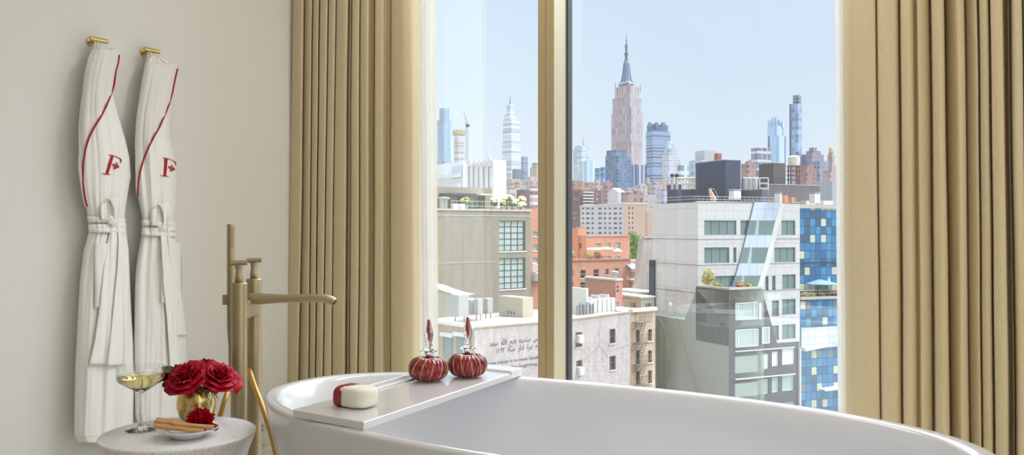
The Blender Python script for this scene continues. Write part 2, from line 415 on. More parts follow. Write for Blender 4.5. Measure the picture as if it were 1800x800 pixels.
# ---- folded wash cloth with red band
M_cloth2 = mat('ivory_terry', srgb(246, 242, 226), .95, var=.04, vscale=120, bump=.45, bscale=900)
M_band = mat('maroon_paper_band', srgb(150, 22, 52), .45, var=.03, vscale=50)
M_silver = mat('embossed_silver', srgb(205, 160, 165), .5, .2, var=.1)
wc = txy(626, 714); wz = TZ
F0 = Vector((wc.x, wc.y, wz)); wrot = R(-33)
WU = Vector((cos(wrot), sin(wrot), 0)); WV = Vector((-sin(wrot), cos(wrot), 0))
Wt = thing('wash_cloth', F0, 'rolled ivory wash cloth wrapped in a maroon band on the bath tray', 'towel')
def wcs(su, sv, sz, gr=0):
    def fn(u, v):
        a = 2*pi*u; ph = -pi/2+pi*v
        cz = sup(sin(ph), 4.5); cr = abs(cos(ph))**(2/4.5) if abs(cos(ph)) > 1e-6 else 0
        x, y = sup(cos(a), 3.2)*cr, sup(sin(a), 3.2)*cr
        p = F0+WU*(x*su)+WV*(y*sv)+Vector((0, 0, .0235+cz*sz))
        k = noise.noise(p*60)*.0012+noise.noise(p*25)*.0012
        p += (p-F0-Vector((0, 0, .0235))).normalized()*k
        if p.z < wz+.0005: p.z = wz+.0005
        return p
    return fn
MB().grid(wcs(.050, .036, .0235), 64, 26, cu=True).build('terry_roll', M_cloth2, Wt, smooth=True)
def bandfn(u, v):
    a = 2*pi*u
    y = sup(cos(a), 3.4)*.0372; z = sup(sin(a), 3.4)*.0244
    return F0+WU*(-.036+.024*v+.002*sin(a))+WV*y+Vector((0, 0, max(.0235+z, .0003)))
MB().grid(bandfn, 64, 4, cu=True).build('paper_band', M_band, Wt, smooth=True)
b = MB()
for k in range(5):
    a = k*2*pi/5+.5
    c = F0+WU*(-.024)+WV*.004+Vector((0, 0, .0483))
    b.face([c, c+WU*.0025*cos(a-.35)+WV*.0025*sin(a-.35), c+WU*.0052*cos(a)+WV*.0052*sin(a), c+WU*.0025*cos(a+.35)+WV*.0025*sin(a+.35)])
o = b.build('leaf_emblem', M_silver, Wt, label='small silver leaf emblem'); o.modifiers.new('s', 'SOLIDIFY').thickness = .0003

# ---- perfume bottles
def glassmat(name, col, rough=.02, ior=1.48):
    return mat(name, col, rough, trans=1, ior=ior)
M_clear = glassmat('clear_crystal', (.97, .98, .98, 1))
M_thin = glassmat('thin_clear_glass', (.98, .985, .985, 1), .02, 1.22)
M_redglass = mat('ruby_glass', srgb(164, 8, 28), .06, coat=.8, var=.4, vscale=40)
M_rib = mat('gold_swirl_ribs', srgb(158, 116, 88), .14, .35, coat=.8, var=.25, vscale=120)
M_ribd = mat('amber_red_glass', srgb(104, 30, 32), .1, coat=.8, var=.3, vscale=60)
def bottle(loc, label, tw):
    B = thing('perfume_bottle', loc, label, 'perfume bottle'); loc = Vector(loc)
    RB, HB = .0545, .062
    def rad(v): return (abs(sin(pi*v))**.55)
    def body(rs, zs, amp, nr=24):
        def fn(u, v):
            a = 2*pi*u+tw*(v-.5); r = RB*rs*(rad(.04+v*.92))*(1+amp*(abs(cos(nr*a/2))-.6))
            return loc+Vector((r*cos(2*pi*u), r*sin(2*pi*u), .001+HB*(.5-.5*cos(pi*v))*zs+HB*(1-zs)*.5))
        return fn
    MB().grid(body(.93, .97, .06), 192, 24, cu=True).build('body', M_redglass, B, smooth=True)
    b = MB()
    nr = 24
    for k in range(nr):
        b.use(M_rib if k % 2 else M_ribd)
        path = []
        for j in range(19):
            v = .03+.94*j/18; a = 2*pi*k/nr+tw*(v-.5); r = RB*.955*rad(.04+v*.92)
            path.append(loc+Vector((r*cos(a), r*sin(a), .0025+HB*(.5-.5*cos(pi*v))*.955)))
        b.tube(path, [.0007+(.0024 if k % 2 else .0018)*sin(pi*(j+.5)/19) for j in range(19)], 8)
    b.build('swirl_ribs', None, B, smooth=True)
    z = HB
    b = MB().lathe(loc, [(.0125, z-.004), (.0125, z+.010), (.0135, z+.013), (.0215, z+.0145), (.0225, z+.0165), (.019, z+.018), (.0145, z+.0175), (.0095, z+.014), (.0085, z+.004), (.0085, z-.002)], 40)
    b.build('neck', M_thin, B, smooth=True)
    MB().lathe(loc, [(0, z-.003), (.0075, z-.003), (.007, z+.006), (0, z+.007)], 24).build('perfume', M_redglass, B, smooth=True)
    z += .016
    b = MB(); nf = 10
    pr = [(.006, 0), (.0135, .002), (.015, .005), (.0065, .008), (.0062, .012), (.011, .0145), (.0112, .0165), (.0075, .020), (.0105, .034), (.0115, .046), (.009, .060), (.0045, .082), (.0038, .086), (.0, .0865)]
    n_ = len(pr)-1
    def fn(u, v):
        r, h = pr[round(v*n_)]; a = 2*pi*u
        k = 1+(.16*(abs(cos(nf*a/2))-.5) if 7 <= round(v*n_) <= 11 else 0)
        return loc+Vector((r*k*cos(a), r*k*sin(a), z+h))
    b.grid(fn, 60, n_, cu=True); st = b.build('stopper', M_thin, B, smooth=True)
    MB().lathe(loc, [(0, z+.022), (.0014, z+.026), (.0030, z+.036), (.0038, z+.050), (.0038, z+.062), (.0030, z+.0835), (0, z+.0845)], 16).build('ruby_core', M_redglass, st, smooth=True, label='red glass core inside the stopper')
    return B
q1 = txy(753.5, 669, TZ); q2 = txy(822, 662, TZ)
bottle((q1.x, q1.y, TZ+.0005), 'ruby and gold ribbed glass perfume bottle in front of the sheer curtain', .5)
bottle((q2.x, q2.y, TZ+.0005), 'ruby and gold ribbed glass perfume bottle standing nearest the far end of the bath tray', -.4)

# ---- tub filler
f1 = Vector((-.768, 2.40, 0)); f2 = Vector((-.782, 2.585, 0))
T = thing('freestanding_tub_filler', (f1+f2)/2, 'brushed gold two-column freestanding bath tap at the left end of the bathtub', 'tap')
ZT = .845
for i, c in enumerate((f1, f2)):
    b = MB().lathe(c, [(.045, 0), (.045, .008), (.0225, .010), (.0225, ZT-.115)], 40, capb=True)
    b.lathe(c, [(.0215, ZT-.115), (.0215, ZT-.113)], 40)
    b.lathe(c, [(.0230, ZT-.113), (.0230, ZT-.045)], 40).lathe(c, [(.0222, ZT-.045), (.0222, ZT-.0435)], 40).lathe(c, [(.0226, ZT-.0435), (.0226, ZT-.002), (.021, ZT), (0, ZT)], 40)
    b.build('column', M_brass, T, autos=30)
    h = MB()
    zz = ZT-.001
    h.tube([c+Vector((0, 0, zz)), c+Vector((0, 0, zz+.018)), c+Vector((0, 0, zz+.034)), c+Vector((0, 0, zz+.048))], [.0115, .0112, .0088, .0088], 24)
    h.grid(lambda u, v: c+Vector((.0 + (.002+.016*(1-v)**2)*0 + sup(cos(2*pi*u), 2.5)*(.0085+.004*v), sup(sin(2*pi*u), 2.5)*.0085, zz+.034+.018*v)), 24, 4, cu=True)
    h.build('handle_stem', M_brass, T, smooth=True)
    dirv = Vector((.96, .22, .0)).normalized()
    hb = MB().tube([c+dirv*t+Vector((0, 0, zz+.056+.03*(t+.02))) for t in (-.022, .022)], .0072, 24)
    hb.build('handle_lever', M_brass, T, autos=40)
# bridge between columns with shower holder
b = MB()
bd = (f2-f1).normalized(); bn = Vector((bd.y, -bd.x, 0))
b.fbox((f1, bd, bn), -.0, .185, -.011, .020, ZT-.105, ZT-.055)
o = b.build('bridge', M_brass, T); bevel(o, .003)
zs = CAMZ-(526-400)/FPX*2.47
sp0 = f1.lerp(f2, .45)+Vector((.012, 0, 0)); sp0.z = zs
path = [sp0, sp0+V(.03, 0, 0), sp0+V(.045, 0, 0), sp0+V(.085, 0, .0005), sp0+V(.15, 0, .0012), sp0+V(.205, 0, .0015), sp0+V(.222, 0, .0005), sp0+V(.236, 0, -.004), sp0+V(.246, 0, -.010)]
b = MB().tube(path, [.0165, .0165, .0155, .0128, .0125, .0125, .0125, .0123, .0120], 28)
b.build('spout', M_brass, T, autos=50)
b = MB().cyl(path[-1], path[-1]+V(.002, 0, -.0015), .0105, seg=20); b.build('aerator', M_gasket, T)
hs = Vector(((405.6-900)/FPX*2.46, 2.46, 0))
b = MB(); zh = CAMZ-(527-400)/FPX*2.46
b.cyl(hs+V(-.012, .0, zh-.014), hs+V(-.012, 0, zh+.014), .0118, seg=24); b.cyl(hs+V(0, 0, zh), f1.lerp(f2, .3)+V(0, 0, zh), .009, seg=16)
b.build('shower_holder', M_brass, T, autos=40)
# hand shower, resting in the holder
HS = thing('hand_shower', hs+V(0, 0, .45), 'slim gold stick hand shower with hose held beside the tub filler columns', 'hand shower')
zt = CAMZ-(394-400)/FPX*2.46
hx = hs
MB().lathe(hx, [(0, .60), (.006, .60), (.0068, .66), (.0100, .70), (.0108, .74), (.0108, zt-.001), (.0098, zt), (0, zt)], 28).build('wand', M_brass, HS, autos=40)
b = MB()
for r_ in range(11):
    for c_ in range(2):
        a = R(-62+c_*24); p = hx+V(.0108*cos(a), .0108*sin(a), zt-.013-r_*.0052); b.cyl(p, p+V(cos(a), sin(a), 0)*.0012, .0011, seg=8)
b.build('spray_nozzles', M_gasket, HS, label='two columns of dark spray nozzles')
hp = [(406, 620, 2.46), (409, 634, 2.50), (418, 640, 2.70), (430, 634, 2.68), (436, 645, 2.58), (447, 678, 2.50), (458, 706, 2.46), (468, 735, 2.44), (477, 765, 2.43), (485, 798, 2.42), (490, 840, 2.42), (486, 890, 2.42), (470, 935, 2.42), (440, 955, 2.44), (405, 945, 2.46), (382, 900, 2.5), (374, 840, 2.52), (376, 780, 2.54), (386, 735, 2.56), (396, 700, 2.58), (410, 660, 2.66), (424, 630, 2.70), (440, 600, 2.67)]
def smooth_path(pts, sub=6):
    out = []; N = len(pts)
    for i in range(N-1):
        p0, p1, p2, p3 = pts[max(i-1, 0)], pts[i], pts[i+1], pts[min(i+2, N-1)]
        for k in range(sub):
            t = k/sub; out.append(.5*((2*p1)+(p2-p0)*t+(2*p0-5*p1+4*p2-p3)*t*t+(3*p1-p0-3*p2+p3)*t**3))
    out.append(pts[-1]); return out
MB().tube(smooth_path([at(*p) for p in hp]), .0078, 16).build('hose', M_hose, HS, smooth=True)
# ================================================================ HOOKS AND ROBES
def wallpt(x, y, off):      # ray through (x,y) met with the plane parallel to the left wall, off metres in front of it
    d = Vector(((x-900)/FPX, 1, (400-y)/FPX)); k = (WALL_E+off)/(d.x*EE.x+d.y*EE.y)
    return Vector((0, 0, CAMZ))+d*k
def hook(x, y, label):
    p = wallpt(x, y, .052)
    h = thing('robe_hook', p-EE*.052, label, 'hook')
    MB().cyl(p-NN*.034, p+NN*.034, .0088, seg=32).build('crossbar', M_polbrass, h, autos=40)
    b = MB().cyl(p-EE*.052, p, .0075, seg=20); b.cyl(p-EE*.052, p-EE*.046, .017, seg=28)
    b.build('stem', M_polbrass, h, autos=40)
hook(173.5, 70.5, 'short brass peg rail hook holding the robe nearer the left edge')
hook(267, 89, 'short brass peg rail hook holding the robe nearer the tap')

def robe(L, Rr, pip, top, hook_xy, belt, tails, pocket, fpos, label, seed, seam):
    """L, Rr: (y, x) outlines; pip: (y, x) of the piped collar edge"""
    OFFW = .055; A59 = .86
    ys0, ys1 = L[0][0], L[-1][0]
    base = wallpt((interp(L, 500)+interp(Rr, 500))/2, ys1, OFFW)
    RB = thing('bathrobe', base, label, 'bathrobe')
    def depth(y):
        return sinterp([(ys0, .030), (ys0+60, .042), (240, .055), (330, .052), (395, .040), (440, .050), (600, .052), (800, .056)], y)
    def S(x, y, lift=0.0, cap=1.0):   # point of the robe's front surface at pixel (x,y), lifted towards the room
        l, r = interp(L, y), interp(Rr, y); xc, hw = (l+r)/2, (r-l)/2
        u = max(-1, min(1, (x-xc)/hw)); dp = depth(y); u = max(-cap, min(cap, u))
        off = OFFW+dp*math.sqrt(max(0, 1-abs(u)**2.6))
        f = noise.noise(Vector((u*3.0+seed, y*.006, seed)))*.008
        f += noise.noise(Vector((u*7.0+seed+y*.004, y*.003, seed+7)))*.006
        if y > 405:
            f += .0035*sin(u*5+seed+y*.004)*min(1, (y-405)/120)
        if 330 < y < 470: f += .003*sin(u*26+seed)*max(0, 1-abs(y-395)/60)
        k = 1-abs(u)**6
        q = wallpt(x, y, off+f*k+lift)
        return q
    NYB = 110; NUF, NUB = 56, 12
    def body(u, v):
        y = lerp(ys0, ys1, v)
        l, r = interp(L, y), interp(Rr, y)
        if u <= .8:
            t = u/.8; s = -cos(pi*t); x = (l+r)/2+(r-l)/2*s
            if v == 1: pass
            return S(x, y)
        t = (u-.8)/.2; x = lerp(r, l, t)
        return wallpt(x, y, lerp(OFFW, OFFW, t)-.035*sin(pi*t))
    b = MB().grid(body, 70, NYB, cu=True)
    # close the top
    b.face([body(i/70, 0) for i in range(70)][::-1]); b.face([body(i/70, 1) for i in range(70)])
    b.build('robe_body', M_cloth, RB, autos=70)
    # collar: turned terry shawl between the left outline and the piping
    y0, y1 = pip[0][0], pip[-1][0]
    def col(u, v):
        y = lerp(y0-10, y1, v); l = interp(L, y); p = interp(pip, y)
        x = lerp(l+.5, p, u)
        g = .012*(1-v*.4)*(sin(pi*min(1, .12+u*.9))*.6+.55)
        return S(x, y, g-.006+.003*noise.noise(Vector((u*3+seed, v*7, 2))), .90)
    b = MB().grid(col, 24, 60)
    o = b.build('shawl_collar', M_terry, RB, smooth=True)
    sd = o.modifiers.new('s', 'SOLIDIFY'); sd.thickness = .006; sd.offset = -1
    path = [S(interp(pip, y)+.8, y, .0105, .90) for y in [lerp(y0, y1, k/50) for k in range(51)]]
    MB().tube(path, .0032, 8).build('piping', M_red, RB, smooth=True)
    # hanging loop over the hook
    hx, hy = hook_xy
    hp = wallpt(hx, hy, .052)
    pts = [wallpt(top[0][0], top[0][1], OFFW+.012), wallpt(hx-7, hy+16, .060)+Vector((0, 0, 0)), hp+Vector((0, 0, .0105))-NN*.012, hp+Vector((0, 0, .0108))-NN*.006, wallpt(hx-1, hy+14, .060), wallpt(top[1][0], top[1][1], OFFW+.012)]
    MB().tube(smooth_path(pts, 5), .0028, 8).build('hanging_loop', M_loop, RB, smooth=True)
    # belt wrapped round the waist
    bb = MB()
    for k, (yy, tl, wd) in enumerate(((belt-9, 5, 9), (belt+2, -3, 8), (belt+9, 4, 7))):
        def bf(u, v, yy=yy, tl=tl, wd=wd, k=k):
            y = yy+tl*(u-.5)+wd*(v-.5); l, r = interp(L, y), interp(Rr, y)
            s = -cos(pi*u); x = (l+r)/2+(r-l)/2*s*1.0
            return S(x, y, .006+.006*sin(pi*v)+.002*k)
        bb.grid(bf, 40, 6)
    o = bb.build('belt', M_belt, RB, smooth=True); o.modifiers.new('s', 'SOLIDIFY').thickness = .003
    # bow and knot
    kx, ky = tails[0][0][:2]
    b = MB()
    def loop(u, v):
        a = 2*pi*u; w = lerp(-1, 1, v)
        x = kx+1+15*sin(a)*.55+9*w*(.4+.6*(1-cos(a))*.5); y = ky-20+20*cos(a)-2*w
        return S(x, y, .022+.016*sin(a+.6)+.006*w)
    b.grid(loop, 36, 6, cu=True)
    def loop2(u, v):
        a = 2*pi*u; w = lerp(-1, 1, v)
        return S(kx-8+7*sin(a)+5*w, ky-16+15*cos(a), .016+.010*sin(a+2))
    b.grid(loop2, 30, 5, cu=True)
    o = b.build('belt_bow', M_belt, RB, smooth=True); o.modifiers.new('s', 'SOLIDIFY').thickness = .003
    b = MB()
    kp = S(kx, ky, .020)
    b.grid(lambda u, v: kp+NN*(.020*sup(cos(2*pi*u), 2)*sin(pi*v))+EE*(.015*sin(2*pi*u)*sin(pi*v)+.004*noise.noise(Vector((u*4, v*5, seed))))+Vector((0, 0, .019*cos(pi*v)-.004*cos(2*pi*u))), 24, 14, cu=True)
    b.build('belt_knot', M_belt, RB, smooth=True)
    for ti, tl in enumerate(tails):
        # list of (xl, y, xr) rows
        ya, yb = tl[0][1], tl[-1][1]
        ltab = [(q[1], q[0]) for q in tl]; rtab = [(q[1], q[2]) for q in tl]
        def tf(u, v, ltab=ltab, rtab=rtab, ti=ti):
            y = lerp(ya, yb, v); x = lerp(interp(ltab, y), interp(rtab, y), u)
            return S(x, y, .010+.004*ti+.004*sin(u*pi*2+ti)*(1-v*.6)+.004*noise.noise(Vector((u*2+ti, v*5, seed))))
        o = MB().grid(tf, 14, 50).build('belt_tail', M_belt, RB, smooth=True)
        o.modifiers.new('s', 'SOLIDIFY').thickness = .003
    (pl, pt, pr, pb) = pocket
    o = MB().grid(lambda u, v: S(lerp(pl, pr, u)-6*v*(1-u)*0, lerp(pt, pb, v), .0045+.0015*sin(pi*u)), 10, 30).build('pocket', M_cloth, RB, smooth=True)
    o.modifiers.new('s', 'SOLIDIFY').thickness = .004
    # turned hem seam
    b = MB().tube([S(lerp(interp(L, seam)+6, interp(Rr, seam)-3, k/30), seam, .001) for k in range(31)], .0012, 6)
    b.build('hem_seam', M_cloth, RB, smooth=True)
    hy_ = ys1-12
    b = MB().tube([S(lerp(interp(L, hy_)+1, interp(Rr, hy_)-1, k/30), hy_, .0006) for k in range(31)], .0010, 6)
    b.build('hem_seam', M_cloth, RB, smooth=True)
    # embroidered monogram: polygons in pixel space laid on the cloth
    fx, fy, fs, sk = fpos
    def poly(b, pts, n=3):
        b.face([S(fx+(x+sk*(17-y))*fs, fy+y*fs, .0012+.0016) for x, y in pts])
    def strip(b, rows):   # rows of (x,y,halfwidth) joined as quads
        for (x0, y0, w0), (x1, y1, w1) in zip(rows, rows[1:]):
            dx, dy = x1-x0, y1-y0; L_ = math.hypot(dx, dy) or 1; nx, ny = -dy/L_, dx/L_
            poly(b, [(x0-nx*w0, y0-ny*w0), (x1-nx*w1, y1-ny*w1), (x1+nx*w1, y1+ny*w1), (x0+nx*w0, y0+ny*w0)])
    b = MB()
    strip(b, [(7.5, 1.5+k*4, 2.7) for k in range(9)])                       # stem
    strip(b, [(0, 1-1, .5), (6, 1.2, .8), (12, 2.3, .7), (18, 4.6, .6), (23, 7.2, .8), (25, 8.6, 1.0)])   # top arm
    strip(b, [(23.0, 8.0, .2), (25.2, 9.6, 1.5), (25.8, 12.5, .9), (26, 15.5, .25)])
    strip(b, [(-2, 33.0, .4), (3, 33.8, .8), (9, 34.2, .9), (15, 35.2, .4)])
    b.build('monogram_letter', M_redemb, RB)
    b = MB()
    strip(b, [(11.5, 17.3, .2), (13.5, 16.6, 1.2), (16, 17.8, .9), (19, 19.5, .5)])
    strip(b, [(12.5, 18.6, .2), (14.5, 19.6, .8), (17.5, 20.2, .5)])
    strip(b, [(18.5, 18.5, .6), (21.5, 19.2, 2.0), (23.5, 21.4, 1.8), (25.5, 23.0, .2)])
    strip(b, [(18.2, 20.9, .5), (20.5, 22.6, 1.2), (22.6, 24.3, .2)])
    strip(b, [(17.5, 18.8, .4), (17.8, 15.8, 1.1), (19.3, 13.8, .7), (18.6, 13.0, .2)])
    strip(b, [(20.6, 18.0, .5), (20.2, 16.2, .8), (21.6, 15.0, .3)])
    strip(b, [(17.5, 20.4, .4), (16.8, 23.2, 1.2), (18.3, 26.4, .2)])
    strip(b, [(19.2, 21.4, .4), (19.0, 24.0, .9), (20.6, 25.2, .2)])
    b.build('leaf_emblem', M_redemb, RB)
    return RB

L1 = [(83, 167), (92, 159), (102, 154.5), (130, 148), (159, 145), (190, 140.5), (220, 138), (254, 138), (306, 140), (340, 146), (363, 151), (382, 154.5), (405, 157), (440, 147), (500, 140), (575, 136), (650, 132), (720, 130.5), (766, 130.5), (778, 137)]
R1 = [(83, 186), (90, 198), (97, 208.5), (112, 207), (135, 201), (163, 198), (185, 203), (201, 207), (240, 219), (277, 228), (311, 230.5), (344, 224), (363, 221), (382, 219), (410, 220), (460, 227), (550, 231), (610, 235), (680, 236), (766, 234), (778, 230)]
P1 = [(97, 209), (110, 207.5), (125, 203), (150, 200), (165, 195), (185, 187), (205, 177), (222, 166), (240, 156.5), (260, 150), (285, 145.5), (320, 145), (345, 148), (363, 152.5)]
T1 = [[(196, 388, 214), (190, 420, 216), (182, 470, 212), (176, 530, 207), (166, 600, 202), (156, 641, 196)],
      [(204, 388, 219), (208, 420, 224), (206, 470, 226), (199, 540, 225), (193, 600, 223), (188, 643, 221)]]
robe(L1, R1, P1, ((165, 92), (177, 88)), (173.5, 70.5), 396, T1, (166, 428, 223, 541), (185.5, 272.2, 1.0, .30), 'white cotton robe with red piping and monogram hanging nearest the left edge of the photo', 1.3, 641)
L2 = [(97, 268), (103, 258), (115, 254), (140, 249.5), (168, 245), (200, 240), (230, 237.5), (254, 236.5), (300, 238), (344, 242), (382, 250), (407, 250), (450, 242), (480, 238), (525, 236.5), (600, 235.5), (680, 236), (730, 237), (745, 242)]
R2 = [(97, 275), (104, 292), (112, 303), (121, 311), (135, 309), (163, 303), (185, 301), (210, 299), (240, 298), (277, 307), (315, 310.5), (368, 309), (385, 307), (410, 307), (450, 315), (500, 320), (560, 326), (625, 328), (680, 328), (730, 327), (745, 322)]
P2 = [(121, 311.5), (140, 307), (165, 302), (185, 296), (205, 288), (225, 279), (240, 270), (258, 261), (278, 252.5), (300, 246), (320, 242.5), (345, 241.5)]
T2 = [[(284, 398, 300), (284, 430, 302), (288, 480, 309), (294, 520, 318), (300, 560, 324), (308, 590, 330)],
      [(281, 398, 296), (284, 440, 300), (287, 500, 304), (293, 560, 309), (297, 620, 313), (299, 650, 316)]]
robe(L2, R2, P2, ((263, 106), (272, 102)), (267, 89), 402, T2, (283, 427, 318, 533), (284, 277.2, .95, .08), 'white cotton robe with red piping and monogram hanging second, just left of the bath tap', 5.1, 655)

# ================================================================ SIDE TABLE AND WHAT STANDS ON IT
def terrazzo():
    m = bpy.data.materials.new('terrazzo'); n, l, b = nt(m)
    tc = n.new('ShaderNodeTexCoord')
    def vor(sc, thr):
        v = n.new('ShaderNodeTexVoronoi'); v.inputs['Scale'].default_value = sc; l.new(tc.outputs['Object'], v.inputs['Vector'])
        lt = n.new('ShaderNodeMath'); lt.operation = 'LESS_THAN'; lt.inputs[1].default_value = thr; l.new(v.outputs['Distance'], lt.inputs[0]); return v, lt
    v1, a1 = vor(260, .22); v2, a2 = vor(130, .17)
    nz = n.new('ShaderNodeTexNoise'); nz.inputs['Scale'].default_value = 9; l.new(tc.outputs['Object'], nz.inputs[0])
    m0 = n.new('ShaderNodeMix'); m0.data_type = 'RGBA'; m0.inputs['A'].default_value = srgb(226, 225, 227); m0.inputs['B'].default_value = srgb(236, 234, 233); l.new(nz.outputs['Fac'], m0.inputs['Factor'])
    hs_ = n.new('ShaderNodeHueSaturation'); hs_.inputs['Saturation'].default_value = .35; hs_.inputs['Value'].default_value = .55; l.new(v1.outputs['Color'], hs_.inputs['Color'])
    m1 = n.new('ShaderNodeMix'); m1.data_type = 'RGBA'; l.new(a1.outputs[0], m1.inputs['Factor']); l.new(m0.outputs['Result'], m1.inputs['A']); l.new(hs_.outputs[0], m1.inputs['B'])
    m2 = n.new('ShaderNodeMix'); m2.data_type = 'RGBA'; l.new(a2.outputs[0], m2.inputs['Factor']); l.new(m1.outputs['Result'], m2.inputs['A']); m2.inputs['B'].default_value = srgb(142, 138, 136)
    l.new(m2.outputs['Result'], b.inputs['Base Color']); b.inputs['Roughness'].default_value = .38
    return m
M_terr = terrazzo()
TC2 = Vector((-.846, 2.167, 0)); TT = .48
b = MB().lathe(TC2, [(0, 0), (.150, 0), (.154, .006), (.148, .05), (.122, .14), (.112, .20), (.122, .27), (.148, .36), (.172, .43), (.186, .468), (.1885, .4745), (.1880, .478), (.185, TT), (.09, TT), (0, TT)], 96)
o = b.build('side_table', M_terr, autos=50); tag(o, 'round speckled grey terrazzo side table with flared drum shape in the lower left corner', 'side table')
def tabxy(x, y, z=TT):
    D = FPX*(CAMZ-z)/(y-400); return Vector(((x-900)/FPX*D, D, z))
# champagne coupe
g = tabxy(248, 756); G = thing('champagne_coupe', g, 'clear long-stemmed coupe glass of pale champagne on the terrazzo table', 'glass')
b = MB().lathe(g, [(0, .0005), (.037, .0008), (.038, .0018), (.030, .0035), (.014, .0075), (.006, .014), (.0042, .024), (.0036, .05), (.0036, .085), (.0055, .095), (.013, .100), (.034, .113), (.054, .126), (.0590, .136), (.0582, .150), (.0560, .163),
                   (.0554, .163), (.0574, .150), (.0582, .137), (.0533, .1275), (.0335, .1147), (.0125, .1025), (0, .1008)], 64)
b.build('glass', M_clear, G, autos=35)
M_wine = mat('champagne', (.93, .80, .38, 1), 0, trans=1, ior=1.34)
MB().lathe(g, [(0, .1012), (.0125, .1028), (.0334, .1150), (.0531, .1278), (.0578, .1368), (.0576, .1405), (0, .1405)], 64).build('champagne', M_wine, G, smooth=True)

# gold vase
def vase_mat():
    m = bpy.data.materials.new('engraved_gold'); n, l, b = nt(m)
    uv = n.new('ShaderNodeUVMap'); sp = n.new('ShaderNodeSeparateXYZ'); l.new(uv.outputs[0], sp.inputs[0])
    def mth(op, a, c=None, d=None):
        x = n.new('ShaderNodeMath'); x.operation = op
        for i, q in enumerate((a, c, d)):
            if q is None: continue
            if isinstance(q, (int, float)): x.inputs[i].default_value = q
            else: l.new(q, x.inputs[i])
        return x.outputs[0]
    U = mth('MULTIPLY', sp.outputs[0], 12); W_ = mth('MULTIPLY', sp.outputs[1], 4.2)
    outs = []
    for sgn in (1, -1):
        t = mth('FRACT', mth('MULTIPLY_ADD', W_, sgn, U)); t = mth('ABSOLUTE', mth('SUBTRACT', t, .5)); outs.append(mth('LESS_THAN', t, .03)); outs.append(mth('COMPARE', t, .11, .018))
    ln = outs[0]
    for q in outs[1:]: ln = mth('MAXIMUM', ln, q)
    mx = n.new('ShaderNodeMix'); mx.data_type = 'RGBA'; l.new(ln, mx.inputs['Factor']); mx.inputs['A'].default_value = srgb(208, 178, 104); mx.inputs['B'].default_value = srgb(236, 222, 186)
    l.new(mx.outputs['Result'], b.inputs['Base Color']); b.inputs['Metallic'].default_value = .95
    ro = mth('MULTIPLY_ADD', ln, .3, .2); l.new(ro, b.inputs['Roughness'])
    bp = n.new('ShaderNodeBump'); bp.inputs['Strength'].default_value = .5; bp.inputs['Distance'].default_value = .002; bp.invert = True; l.new(ln, bp.inputs['Height']); l.new(bp.outputs[0], b.inputs['Normal'])
    return m
vs = tabxy(345, 741)
VP_ = [(0, .001), (.030, .001), (.036, .006), (.0445, .020), (.0495, .038), (.0500, .052), (.0475, .068), (.0420, .083), (.0395, .088), (.0380, .088), (.041, .081), (.046, .066), (.047, .05), (.03, .01), (0, .008)]
o = MB().lathe(vs, VP_, 72).build('vase', vase_mat(), smooth=True); tag(o, 'small rounded gold vase engraved with a diamond lattice, holding the roses', 'vase')

# roses
def petal_mat(name, c, c2):
    m = mat(name, c, .55, var=.25, vscale=70, bump=.12, bscale=220, spec=.25); return m
M_rose = petal_mat('crimson_rose_petal', srgb(170, 2, 36), None)
M_rose2 = petal_mat('deep_rose_petal', srgb(136, 2, 38), None)
M_dahl = petal_mat('dahlia_petal', srgb(196, 8, 44), None)
M_leaf = mat('rose_leaf', srgb(78, 98, 62), .5, var=.3, vscale=60, bump=.3, bscale=120)
M_stem = mat('green_stem', srgb(96, 120, 62), .55, var=.2, vscale=50)
def petal(b, c, ax, ang, r, h, open_, w, curl, rnd, base=0.0):
    """one cupped petal round the axis ax at angle ang; r radius at rim, h height, open_ 0 closed..1 flat"""
    ax = ax.normalized(); x = ax.orthogonal().normalized(); y = ax.cross(x)
    ph = rnd.uniform(0, 6)
    def fn(u, v):
        a = ang+(u-.5)*w*(1-.25*v)*(.35+.9*sin(min(1, v*1.25)*pi/2))*1.0
        rr = r*(.18+.82*sin(min(v*1.15, 1)*pi/2*1.0)**.9*(.55+.45*v*open_+.0))
        edge = (abs(u-.5)*2)**2.5
        hh = h*(v**(.8+open_*.5))*(1-.28*edge*v)-h*open_*.30*v**3
        cur = curl*max(0, v-.72)/.28
        rr += cur*.012*(1.2-edge*.2); hh -= cur*.006*(.4+edge*1.2)
        k = .0022*sin(u*7+ph)*v+.0015*sin(u*15+ph*2)*v*v
        return c+(x*cos(a)+y*sin(a))*(rr+k)+ax*(hh+base+k)
    b.grid(fn, 10, 9)
